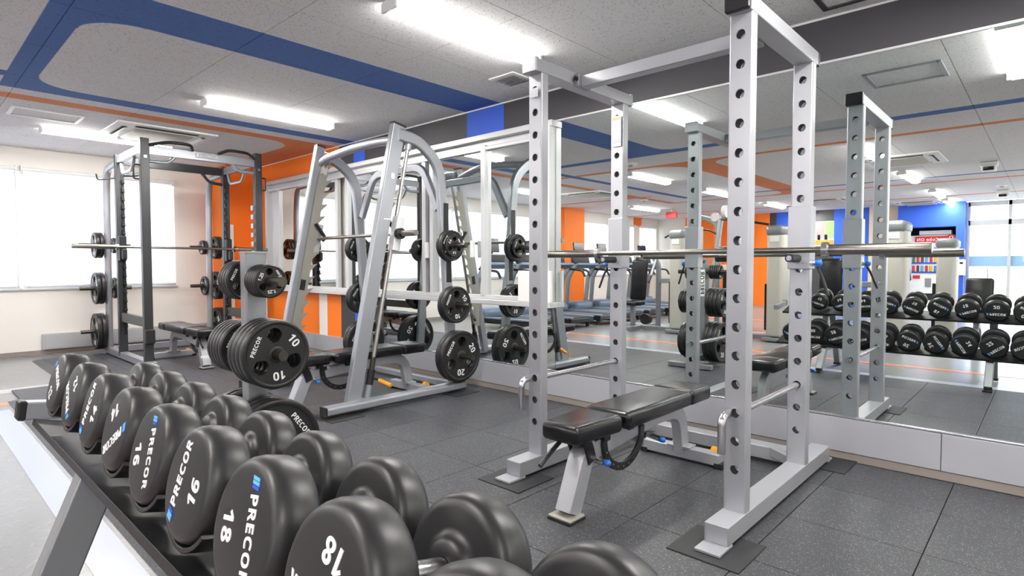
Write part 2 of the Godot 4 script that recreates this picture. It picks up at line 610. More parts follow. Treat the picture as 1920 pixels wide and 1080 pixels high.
# ---------------------------------------------------------------- mirror wall
func build_mirror_wall() -> void:
	var w := struct("wall_back", Shape.new().box(V((XL + XR) / 2, CEIL / 2, -0.2), V(XR - XL + 0.4, CEIL + 0.2, 0.2)), mat("wall_white"))
	var up := [[XL, -6.87, "wall_orange"], [-6.87, -6.67, "wall_white"], [-6.67, -6.34, "wall_orange"], [-6.34, -6.03, "wall_dark"], [-6.03, -5.8, "wall_blue"], [-5.8, -4.07, "wall_dark"], [-4.07, -3.59, "wall_blue"], [-3.59, XR, "wall_dark"]]
	for a in up:
		part(w, "painted_panel", Shape.new().box(V((a[0] + a[1]) / 2, 2.44, -0.05), V(a[1] - a[0], 0.26, 0.1)), mat(a[2]))
	var lo := [[XL, -6.87, "wall_orange"], [-6.87, -6.67, "wall_white"], [-6.67, -6.34, "wall_orange"], [-6.34, -6.03, "wall_dark"], [-6.03, -5.8, "wall_blue"], [-5.8, -5.45, "wall_dark"]]
	for a in lo:
		part(w, "painted_panel", Shape.new().box(V((a[0] + a[1]) / 2, 0.39, -0.05), V(a[1] - a[0], 0.78, 0.1)), mat(a[2]))
	part(w, "painted_panel", Shape.new().box(V((XL - 8.26) / 2, 1.545, -0.05), V(XL + 8.26, 1.53, 0.1).abs(), 0), mat("wall_orange"))
	# trims along the ceiling and the mirror top
	part(w, "ceiling_trim", Shape.new().box(V((XL + XR) / 2, CEIL - 0.006, 0.004), V(XR - XL, 0.012, 0.008)), mat("plastic_white"))
	part(w, "mirror_top_trim", Shape.new().box(V((XR - 3.0) / 2, 2.308, 0.003), V(XR + 3.0, 0.012, 0.012)), mat("aluminium"))
	# mirrors: full height on the right, low ones under the framed openings
	var seams := [-3.0, -1.42, 0.16, 1.74, XR]
	for i in 4:
		part(w, "mirror_pane", Shape.new().box(V((seams[i] + seams[i + 1]) / 2, 1.28, -0.005), V(seams[i + 1] - seams[i] - 0.003, 2.05, 0.01), 0.0015), mat("mirror"))
	var ls := [-5.45, -4.79, -3.9, -3.0]
	for i in 3:
		part(w, "mirror_pane", Shape.new().box(V((ls[i] + ls[i + 1]) / 2, 0.517, -0.005), V(ls[i + 1] - ls[i] - 0.003, 0.525, 0.01), 0.0015), mat("mirror"))
	part(w, "mirror_rail", Shape.new().box(V((XR - 7.75) / 2 + 1.15, 0.252, 0.006), V(XR + 5.45, 0.012, 0.02), 0.003), mat("chrome"))
	# grey protection panel and skirting
	var gp := [-7.75, -6.0, -4.25, -2.35, -0.4, 1.6, XR]
	for i in 6:
		part(w, "kick_panel", Shape.new().box(V((gp[i] + gp[i + 1]) / 2, 0.148, 0.009), V(gp[i + 1] - gp[i] - 0.002, 0.196, 0.018), 0.003), mat("panel_grey"))
	var bb := struct("baseboard_back", Shape.new().box(V((XL + XR) / 2, 0.024, 0.006), V(XR - XL, 0.048, 0.014), 0.002), mat("skirting"))
	bb.position.y = 0.0
	# aluminium framed mirror sashes
	var f := struct("window_1", Shape.new().box(V(-5.62, 2.285, 0.0), V(5.26, 0.05, 0.14), 0.004), mat("aluminium"))
	part(f, "head_track", Shape.new().box(V(-5.62, 2.235, -0.02), V(5.2, 0.05, 0.06), 0.004), mat("aluminium"))
	part(f, "head_track", Shape.new().box(V(-5.62, 2.19, 0.02), V(5.2, 0.03, 0.03), 0.003), mat("aluminium"))
	part(f, "sill", Shape.new().box(V(-5.62, 0.8, 0.02), V(5.28, 0.045, 0.16), 0.006), mat("aluminium"))
	part(f, "sill_rail", Shape.new().box(V(-5.62, 0.84, 0.0), V(5.2, 0.035, 0.08), 0.004), mat("aluminium"))
	part(f, "jamb", Shape.new().box(V(-8.22, 1.55, 0.0), V(0.05, 1.5, 0.14), 0.004), mat("aluminium"))
	part(f, "jamb", Shape.new().box(V(-3.03, 1.55, 0.01), V(0.05, 1.5, 0.14), 0.004), mat("aluminium"))
	for x in [-7.93, -6.39, -6.16, -4.7, -4.56, -3.82]:
		part(f, "stile", Shape.new().box(V(x, 1.53, 0.0 if x < -4.6 else 0.015), V(0.06, 1.38, 0.05), 0.005), mat("aluminium"))
	for a in [[-7.9, -6.4], [-6.15, -4.72], [-4.54, -3.85], [-3.79, -3.05]]:
		part(f, "mirror_pane", Shape.new().box(V((a[0] + a[1]) / 2, 1.53, -0.008), V(a[1] - a[0] + 0.03, 1.37, 0.01), 0.0015), mat("mirror"))
	part(f, "blank_panel", Shape.new().box(V(-8.07, 1.53, -0.02), V(0.26, 1.4, 0.02)), mat("aluminium"))
	for x in [-4.62, -3.95]:
		var l := part(f, "sash_lock", Shape.new().box(V(x, 1.28, 0.045), V(0.05, 0.16, 0.03), 0.006), mat("plastic_white"))
		l.set_meta("label", "small white sash lock")
	var pb := thing("notice_board", "plain white board with blue strip leaning on the mirror sill", "board", V(-3.16, 0.823, 0.075))
	part(pb, "panel", Shape.new().box(V(0, 0.13, 0), V(0.36, 0.26, 0.03), 0.004), mat("plastic_white"))
	part(pb, "strip", Shape.new().box(V(0.11, 0.13, 0.016), V(0.022, 0.15, 0.003)), mat("print_sky"))
	# orange pillar in the corner
	var p := struct("wall_pillar", Shape.new().box(V((XL - 8.77) / 2, CEIL / 2, 0.2), V(XL + 8.77, CEIL, 0.4).abs()), mat("wall_orange"))
	part(p, "pale_stripe", Shape.new().box(V(-8.767, 0.86, 0.345), V(0.012, 1.72, 0.08)), mat("wall_white"))
	var sw := thing("wall_switch", "small red alarm box on the orange pillar", "alarm box", V(-8.765, 1.3, 0.1))
	part(sw, "case", Shape.new().box(V(0.02, 0, 0), V(0.04, 0.12, 0.1), 0.006), mat("sign_red"))
	part(sw, "cover", Shape.new().box(V(0.042, 0.01, 0), V(0.008, 0.05, 0.06), 0.003), mat("plastic_white"))
	tag(sw, "small red alarm box on the orange corner pillar", "alarm box")


# ---------------------------------------------------------------- window wall
func build_window_wall() -> void:
	var y0 := 0.84
	var y1 := 2.31
	var w := struct("wall_left", Shape.new().box(V(XL - 0.1, y0 / 2 - 0.05, ZF / 2), V(0.2, y0 + 0.1, ZF + 0.4)), mat("wall_white"))
	part(w, "lintel", Shape.new().box(V(XL - 0.1, (y1 + CEIL + 0.1) / 2, ZF / 2), V(0.2, CEIL + 0.1 - y1, ZF + 0.4)), mat("wall_white"))
	var wins := [[0.92, 2.62], [2.66, 4.36], [4.4, 6.0], [6.04, 7.66], [8.66, 10.2], [10.24, 11.66], [12.0, 13.0]]
	var piers := [[0.0, 0.92], [7.66, 8.66], [11.66, 12.0], [13.0, ZF + 0.2]]
	for a in piers:
		part(w, "pier", Shape.new().box(V(XL - 0.1, (y0 + y1) / 2, (a[0] + a[1]) / 2), V(0.2, y1 - y0, a[1] - a[0])), mat("wall_white"))
	var k := 1
	var place := ["beside the charcoal rack", "next along from the charcoal rack", "behind the first treadmills", "just before the orange pillar", "just past the orange pillar", "near the end wall", "in the corner by the end wall"]
	for a in wins:
		k += 1
		var zc: float = (a[0] + a[1]) / 2
		var L: float = a[1] - a[0]
		var f := struct("window_%d" % k, Shape.new().box(V(XL - 0.1, y0 + 0.02, zc), V(0.2, 0.04, L), 0.004), mat("aluminium"))
		part(f, "frame_head", Shape.new().box(V(XL - 0.1, y1 - 0.02, zc), V(0.2, 0.04, L), 0.004), mat("aluminium"))
		for z in [a[0] + 0.02, a[1] - 0.02, zc]:
			part(f, "frame_post", Shape.new().box(V(XL - 0.12, (y0 + y1) / 2, z), V(0.12, y1 - y0 - 0.08, 0.04), 0.004), mat("aluminium"))
		for z in [zc - L / 4, zc + L / 4]:
			part(f, "pane", Shape.new().box(V(XL - 0.14, (y0 + y1) / 2, z), V(0.006, y1 - y0 - 0.08, L / 2 - 0.05)), mat("glass"))
		if L < 1.64 or k == 3:
			part(f, "mullion", Shape.new().box(V(XL - 0.1, (y0 + y1) / 2, a[1] + 0.02), V(0.2, y1 - y0, 0.04)), mat("wall_white"))
		elif k == 2:
			part(f, "mullion", Shape.new().box(V(XL - 0.1, (y0 + y1) / 2, a[1] + 0.02), V(0.2, y1 - y0, 0.04)), mat("wall_white"))
		part(f, "inner_sill", Shape.new().box(V(XL + 0.012, y0 - 0.01, zc), V(0.03, 0.025, L + 0.04), 0.004), mat("aluminium"))
		var b := thing("roller_blind", "white roller blind drawn down over the window " + place[k - 2], "blind", V(XL + 0.03, y1, zc), 0.0, "white roller blinds")
		part(b, "roller", Shape.new().cyl(V(0.01, 0.0, -L / 2 + 0.01), V(0.01, 0.0, L / 2 - 0.01), 0.022, 14), mat("plastic_white"))
		part(b, "fabric", Shape.new().box(V(0, -0.73, 0), V(0.0015, 1.42, L - 0.05)), mat("blind_fabric"))
		part(b, "bottom_rail", Shape.new().box(V(0, -1.44, 0), V(0.014, 0.022, L - 0.05), 0.004), mat("plastic_white"))
		for sg in [-1.0, 1.0]:
			part(b, "bracket", Shape.new().box(V(0.0, 0.012, sg * (L / 2 - 0.006)), V(0.06, 0.06, 0.012), 0.003), mat("plastic_white"))
		part(b, "pull_chain", Shape.new().cyl(V(0.03, -0.02, L / 2 - 0.05), V(0.03, -0.9, L / 2 - 0.05), 0.004, 6), mat("plastic_white"))
	var op := struct("wall_pillar_001", Shape.new().box(V(XL + 0.2, CEIL / 2, 8.15), V(0.4, CEIL, 0.84)), mat("wall_orange"))
	op.name = "wall_pillar_001"
	part(w, "orange_lintel_panel", Shape.new().box(V(XL + 0.012, 2.45, 11.85), V(0.03, 0.24, 0.42)), mat("wall_orange"))
	struct("baseboard_left", Shape.new().box(V(XL + 0.006, 0.03, 6.75), V(0.014, 0.06, 12.7), 0.002), mat("skirting"))
	var h := thing("wall_heater", "long low grey panel fixed along the white wall under window", "wall panel", V(XL, 0.0, 1.44))
	part(h, "case", Shape.new().box(V(0.035, 0.165, 0), V(0.06, 0.2, 2.05), 0.006), mat("heater_grey"))
	part(h, "face_plate", Shape.new().box(V(0.068, 0.165, 0), V(0.006, 0.17, 2.0), 0.002), mat("heater_grey"))


# ---------------------------------------------------------------- far wall with entrance
func build_entrance_wall() -> void:
	var z := ZF
	var w := struct("wall_front", Shape.new().box(V(3.05, CEIL / 2, z + 0.1), V(1.1 + 0.4, CEIL + 0.2, 0.2)), mat("wall_white"))
	var seg := [[XL - 0.2, -8.2, "wall_white"], [-8.2, -5.82, "wall_orange"], [-5.82, -5.64, "wall_dark"], [-5.64, -4.85, "wall_blue"], [-4.85, -4.2, "wall_dark"], [-4.2, -3.4, "wall_blue"], [-3.4, -2.74, "wall_beige"]]
	for a in seg:
		part(w, "painted_panel", Shape.new().box(V((a[0] + a[1]) / 2, CEIL / 2, z + 0.1), V(a[1] - a[0], CEIL + 0.2, 0.2)), mat(a[2]))
	part(w, "white_panel", Shape.new().box(V(-7.55, 1.0, z - 0.012), V(2.2, 0.3, 0.03)), mat("wall_white"))
	struct("wall_corner", Shape.new().box(V(-7.75, CEIL / 2, 12.95), V(0.9, CEIL, 0.3)), mat("wall_orange"))
	# blue niche
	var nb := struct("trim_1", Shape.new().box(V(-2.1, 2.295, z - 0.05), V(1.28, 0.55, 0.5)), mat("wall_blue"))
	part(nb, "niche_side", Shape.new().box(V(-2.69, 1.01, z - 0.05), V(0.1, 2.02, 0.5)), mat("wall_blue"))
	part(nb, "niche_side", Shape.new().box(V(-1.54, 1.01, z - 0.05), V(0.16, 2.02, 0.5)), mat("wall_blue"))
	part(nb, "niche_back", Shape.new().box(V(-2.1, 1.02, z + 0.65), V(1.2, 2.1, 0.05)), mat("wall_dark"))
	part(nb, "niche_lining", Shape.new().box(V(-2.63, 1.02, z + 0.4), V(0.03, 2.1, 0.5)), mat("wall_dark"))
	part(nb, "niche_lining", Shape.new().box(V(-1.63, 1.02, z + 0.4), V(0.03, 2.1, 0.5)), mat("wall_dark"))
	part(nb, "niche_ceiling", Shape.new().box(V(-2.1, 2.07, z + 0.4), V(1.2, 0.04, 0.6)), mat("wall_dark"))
	# vending machine
	var vm := thing("vending_machine", "white drinks vending machine with red header in the blue niche", "vending machine", V(-2.1, 0, z - 0.02))
	part(vm, "cabinet", Shape.new().box(V(0, 0.92, 0.26), V(0.86, 1.84, 0.5), 0.01), mat("plastic_white"))
	var fz := 0.005
	part(vm, "header", Shape.new().box(V(0.06, 1.9, 0.12), V(0.62, 0.1, 0.2), 0.006), mat("plastic_white"))
	var hd := part(vm, "header_sign", Shape.new().box(V(0.02, 1.74, fz - 0.004), V(0.7, 0.15, 0.02), 0.004), mat("sign_red"))
	words(hd, "lettering", "Coke ON", 0.075, mat("print_white"), facing(V(-0.08, 1.735, fz - 0.0155), V(0, 0, -1), Vector3.UP))
	var pw := part(vm, "power_badge", Shape.new().lathe([Vector2(0, 0.012), Vector2(0.085, 0.012), Vector2(0.085, 0)], facing(V(0.37, 1.77, fz - 0.012), V(0, 1, 0), V(0, 0, 1)) * Transform3D(Basis(Vector3.RIGHT, 0), Vector3.ZERO), 24), mat("sign_red"))
	pw.transform = Transform3D(Basis(Vector3.RIGHT, PI / 2), Vector3.ZERO) if false else Transform3D()
	words(vm, "badge_ring", "O", 0.09, mat("print_white"), facing(V(0.37, 1.77, fz - 0.03), V(0, 0, -1), Vector3.UP))
	var cans := [c8(190, 40, 40), c8(190, 40, 40), c8(200, 60, 50), c8(70, 130, 200), c8(90, 160, 210), c8(60, 110, 60), c8(210, 170, 50), c8(90, 60, 40)]
	for r in 3:
		var sh := part(vm, "display_shelf", Shape.new().box(V(0.0, 1.4 - r * 0.22, fz - 0.002), V(0.76, 0.035, 0.03), 0.003), mat("print_blue") if r > 0 else mat("plastic_white"))
		for i in 9:
			var ci: int = (i * 3 + r * 5) % 8 if r > 0 else (2 if i > 3 else 4)
			part(sh, "drink_can", Shape.new().cyl(V(0.34 - i * 0.085, 1.42 - r * 0.22, fz - 0.012), V(0.34 - i * 0.085, 1.56 - r * 0.22, fz - 0.012), 0.027, 10), mat("can_%d" % ci, cans[ci], 0.35))
	part(vm, "coin_panel", Shape.new().box(V(-0.05, 0.72, fz - 0.006), V(0.12, 0.2, 0.02), 0.004), mat("machine_grey"))
	part(vm, "bill_slot", Shape.new().box(V(-0.28, 0.85, fz - 0.006), V(0.14, 0.08, 0.02), 0.004), mat("sign_red"))
	part(vm, "round_sticker", Shape.new().box(V(0.22, 0.88, fz - 0.004), V(0.22, 0.07, 0.01), 0.02), mat("sign_red"))
	part(vm, "delivery_flap", Shape.new().box(V(-0.05, 0.38, fz - 0.004), V(0.5, 0.16, 0.02), 0.006), mat("black_plastic"))
	# poster
	var po := thing("poster", "colourful promotional poster of green pink and orange on the dark wall", "poster", V(-4.5, 1.63, z - 0.005))
	part(po, "sheet", Shape.new().box(V(0, 0.33, 0), V(0.62, 0.66, 0.008)), mat("print_white"))
	for a in [[0.2, 0.43, 0.2, 0.44, c8(150, 205, 120)], [-0.02, 0.43, 0.22, 0.44, c8(240, 160, 160)], [-0.22, 0.43, 0.17, 0.44, c8(250, 205, 80)], [0, 0.1, 0.6, 0.12, c8(245, 150, 50)]]:
		part(po, "colour_block", Shape.new().box(V(a[0], a[1], -0.006), V(a[2], a[3], 0.004)), mat("poster_%s" % a[0], a[4], 0.6))
	for x in [0.12, -0.05, -0.2]:
		part(po, "printed_figure", Shape.new().rbox(V(x, 0.24, -0.009), V(0.07, 0.14, 0.004), 0.0019, Basis(), 1), mat("black_plastic"))
	# entrance: glazed front
	var e := struct("door_1", Shape.new().box(V(0.55, 2.09, z + 0.05), V(3.96, 0.12, 0.1), 0.004), mat("aluminium"))
	for x in [-1.42, -0.7, 0.35, 1.4, 2.45]:
		part(e, "frame_post", Shape.new().box(V(x, CEIL / 2, z + 0.05), V(0.06, CEIL, 0.1), 0.004), mat("aluminium"))
	part(e, "frame_head", Shape.new().box(V(0.55, CEIL - 0.05, z + 0.05), V(3.96, 0.1, 0.1)), mat("aluminium"))
	var xs := [-1.39, -0.73, 0.32, 1.37, 2.42]
	for i in 4:
		var xa: float = xs[i] + (0.06 if i > 0 else 0.0)
		var xb: float = xs[i + 1]
		var pn := part(e, "pane", Shape.new().box(V((xa + xb) / 2, 1.02, z + 0.05), V(xb - xa, 2.0, 0.008)), mat("glass"))
		part(e, "pane", Shape.new().box(V((xa + xb) / 2, 2.33, z + 0.05), V(xb - xa, 0.34, 0.008)), mat("glass"))
		part(pn, "window_film", Shape.new().box(V((xa + xb) / 2, 1.22, z + 0.056), V(xb - xa, 0.24, 0.002)), mat("film_blue", c8(150, 200, 235), 0.6))
		if i == 0:
			words(pn, "film_lettering", "24", 0.2, mat("film_yellow", c8(240, 215, 120), 0.6), facing(V((xa + xb) / 2 - 0.12, 1.22, z + 0.059), V(0, 0, 1), Vector3.UP))
			words(pn, "film_lettering", "Gym", 0.07, mat("print_white"), facing(V((xa + xb) / 2 + 0.16, 1.22, z + 0.059), V(0, 0, 1), Vector3.UP))
		var hx: float = xa + 0.12
		part(pn, "door_pull", Shape.new().cyl(V((xa + xb) / 2, 0.7, z + 0.02), V((xa + xb) / 2, 1.05, z + 0.02), 0.012, 8), mat("chrome"))
	var cb := thing("control_box", "white intercom box beside the glass entrance", "intercom", V(-1.5, 0.9, z - 0.31))
	part(cb, "case", Shape.new().box(V(0, 0.18, 0), V(0.14, 0.36, 0.08), 0.008), mat("plastic_white"))
	part(cb, "lens", Shape.new().box(V(0, 0.28, -0.042), V(0.06, 0.04, 0.006), 0.002), mat("screen_black"))


# ---------------------------------------------------------------- near cage rack
func perforated(parent: Node, x: float, z: float, y0: float, y1: float, holes: Array, w := 0.095, d := 0.06, r := 0.0195) -> Node:
	var s := Shape.new()
	var b := 0.008
	for sg in [-1.0, 1.0]:
		s.quad(V(x + sg * w / 2, y0, z - d / 2 + b), V(x + sg * w / 2, y0, z + d / 2 - b), V(x + sg * w / 2, y1, z + d / 2 - b), V(x + sg * w / 2, y1, z - d / 2 + b), V(sg, 0, 0))
		for sz in [-1.0, 1.0]:
			s.quad(V(x + sg * w / 2, y0, z + sz * (d / 2 - b)), V(x + sg * (w / 2 - b), y0, z + sz * d / 2), V(x + sg * (w / 2 - b), y1, z + sz * d / 2), V(x + sg * w / 2, y1, z + sz * (d / 2 - b)), V(sg, 0, 0), V(0, 0, sz), V(0, 0, sz), V(sg, 0, 0))
	for sz in [-1.0, 1.0]:
		var o := V(x, 0, z + sz * d / 2)
		var ya := y0
		for i in holes.size():
			var yb: float = (holes[i] + holes[i + 1]) / 2 if i < holes.size() - 1 else y1
			s.rect_hole(o, Vector3.RIGHT, Vector3.UP, V(0, 0, sz), w / 2 - b, ya, yb, holes[i], r)
			ya = yb
		for hy in holes:
			for k in 12:
				var a0 := TAU * k / 12
				var a1 := TAU * (k + 1) / 12
				var p := V(x + cos(a0) * r, hy + sin(a0) * r, z + sz * d / 2)
				var q := V(x + cos(a1) * r, hy + sin(a1) * r, z + sz * d / 2)
				var e := V(0, 0, -sz * 0.006)
				s.quad(p, q, q + e, p + e, V(-cos(a0), -sin(a0), 0), V(-cos(a1), -sin(a1), 0), V(-cos(a1), -sin(a1), 0), V(-cos(a0), -sin(a0), 0))
	return part(parent, "upright", s, mat("silver_paint"))


func build_near_rack() -> void:
	var t := thing("cage_rack", "silver cage rack with perforated uprights around the black bench by the mirror", "power rack", V(-1.5, 0, 0.95))
	var sp := mat("silver_paint")
	var hl := []
	for k in 17:
		hl.append(0.275 + 0.1195 * k)
	for sx in [-1.0, 1.0]:
		var x: float = sx * 0.55
		for z in [0.387, -0.413]:
			var u := perforated(t, x, z, 0.1, 2.15, hl)
			if z < 0:
				var hk := part(t, "bar_hook", Shape.new().box(V(x, 1.27, z), V(0.108, 0.32, 0.092), 0.004), sp)
				part(hk, "peg", Shape.new().cyl(V(x - 0.005, 1.165, z + 0.04), V(x - 0.005, 1.165, z + 0.17), 0.021, 14), mat("black_plastic"))
				part(hk, "peg_end", Shape.new().cyl(V(x - 0.005, 1.165, z + 0.168), V(x - 0.005, 1.165, z + 0.174), 0.013, 12), mat("chrome"))
				part(hk, "pull_knob", Shape.new().lathe([Vector2(0, -0.02), Vector2(0.014, -0.015), Vector2(0.02, 0), Vector2(0.014, 0.015), Vector2(0, 0.02)], Transform3D(Basis(), V(x + sx * 0.082, 1.14, z)), 14), mat("knob_blue"))
				part(hk, "pull_ring", Shape.new().cyl(V(x + sx * 0.05, 1.14, z), V(x + sx * 0.075, 1.14, z), 0.014, 12), mat("chrome"))
				part(hk, "spring_clip", Shape.new().tube(bend([V(x + sx * 0.08, 1.12, z), V(x + sx * 0.1, 1.08, z + 0.01), V(x + sx * 0.135, 0.98, z + 0.02)], 0.03), 0.007, 8), mat("black_plastic"))
		# rails
		part(t, "base_rail", Shape.new().box(V(x, 0.06, -0.12), V(0.1, 0.08, 1.42), 0.005), sp)
		part(t, "foot_plate", Shape.new().box(V(x, 0.016, 0.61), V(0.105, 0.014, 0.13), 0.004), sp)
		part(t, "foot_plate", Shape.new().box(V(x, 0.016, -0.84), V(0.105, 0.014, 0.08), 0.004), sp)
		part(t, "top_beam", Shape.new().box(V(x, 2.185, -0.013), V(0.098, 0.07, 0.92), 0.006), sp)
		var cp := part(t, "end_cap", Shape.new().box(V(x, 2.187, 0.452), V(0.102, 0.078, 0.03), 0.006), mat("black_plastic") if sx > 0 else sp)
		part(t, "end_cap", Shape.new().box(V(x, 2.187, -0.478), V(0.102, 0.078, 0.03), 0.006), mat("black_plastic") if sx > 0 else sp)
		# safety rod with bent handle
		part(t, "safety_rod", Shape.new().tube(bend([V(x, 0.512, -0.5), V(x, 0.512, 0.34)], 0.05), 0.015, 14), mat("chrome"))
		part(t, "rod_handle", Shape.new().tube(bend([V(x - 0.02, 0.512, 0.42), V(x - 0.02, 0.512, 0.5), V(x - 0.02, 0.36, 0.5)], 0.05), 0.017, 14), mat("chrome"))
		# gusset to the rear floor beam
		part(t, "gusset", Shape.new().rtube([V(x - sx * 0.02, 0.075, -0.46), V(x - sx * 0.2, 0.075, -0.6)], Vector3.UP, 0.05, 0.04, 0.004), sp)
		# brackets under the top beam
		part(t, "bracket", Shape.new().box(V(x - sx * 0.065, 2.17, 0.08), V(0.035, 0.07, 0.12), 0.004), mat("machine_grey"))
		part(t, "bolt", Shape.new().cyl(V(x - sx * 0.07, 2.175, 0.155), V(x - sx * 0.07, 2.175, 0.13), 0.012, 8), mat("black_metal"))
	part(t, "rear_floor_beam", Shape.new().box(V(0, 0.062, -0.62), V(1.0, 0.075, 0.1), 0.005), sp)
	part(t, "top_cross_beam", Shape.new().box(V(0, 2.165, 0.08), V(0.94, 0.065, 0.07), 0.005), sp)
	part(t, "maker_plate", Shape.new().box(V(-0.55, 2.05, 0.426), V(0.06, 0.05, 0.003), 0.001), sp)
	var wl := part(t, "warning_label", Shape.new().box(V(-0.55, 1.98, -0.374), V(0.07, 0.19, 0.002)), mat("print_white"))
	part(wl, "printed_lines", Shape.new().box(V(-0.55, 1.97, -0.3725), V(0.058, 0.13, 0.002)), mat("machine_grey"))
	part(wl, "orange_heading", Shape.new().box(V(-0.55, 2.06, -0.3725), V(0.06, 0.02, 0.002)), mat("floor_orange"))
	tag(t, "silver cage rack with perforated uprights and square rubber pads under its feet", "power rack")
	# rubber pads under the feet
	var pads := [[-2.04, 1.53, "front foot by the smith machine side"], [-0.95, 1.535, "front foot at the open floor side"], [-2.05, 0.16, "rear foot on the smith machine side"], [-0.93, 0.14, "rear foot near the mirror end"]]
	for p in pads:
		var o := part(self, numbered("rubber_pad"), Shape.new().box(V(0, 0.0065, 0), V(0.29, 0.006, 0.28), 0.002), mat("tread_rubber"))
		o.position = V(p[0], 0, p[1])
		tag(o, "square black rubber pad under the cage rack, " + p[2], "rubber pad", "rubber pads under the racks")
	# barbell
	barbell("barbell", "chrome barbell resting bare on the silver cage rack hooks", V(-1.47, 1.205, 0.648), 0.0, 1.29, 0.41)


func barbell(called: String, label: String, at: Vector3, turn: float, shaft: float, sleeve: float) -> Node3D:
	var b := thing(called, label, "barbell", at, turn)
	var h := shaft / 2
	part(b, "shaft", Shape.new().cyl(V(-h, 0, 0), V(h, 0, 0), 0.0145, 14), mat("worn_steel"))
	for s in [-1.0, 1.0]:
		part(b, "collar", Shape.new().lathe([Vector2(0.014, 0), Vector2(0.037, 0.004), Vector2(0.037, 0.03), Vector2(0.027, 0.036)], Transform3D(Basis(V(0, 0, 1), V(s, 0, 0), V(0, s, 0)), V(s * h, 0, 0)), 20), mat("chrome"))
		part(b, "sleeve", Shape.new().lathe([Vector2(0.0255, 0), Vector2(0.0255, sleeve - 0.004), Vector2(0.022, sleeve), Vector2(0, sleeve)], Transform3D(Basis(V(0, 0, 1), V(s, 0, 0), V(0, s, 0)), V(s * (h + 0.03), 0, 0)), 20), mat("worn_steel"))
	return b


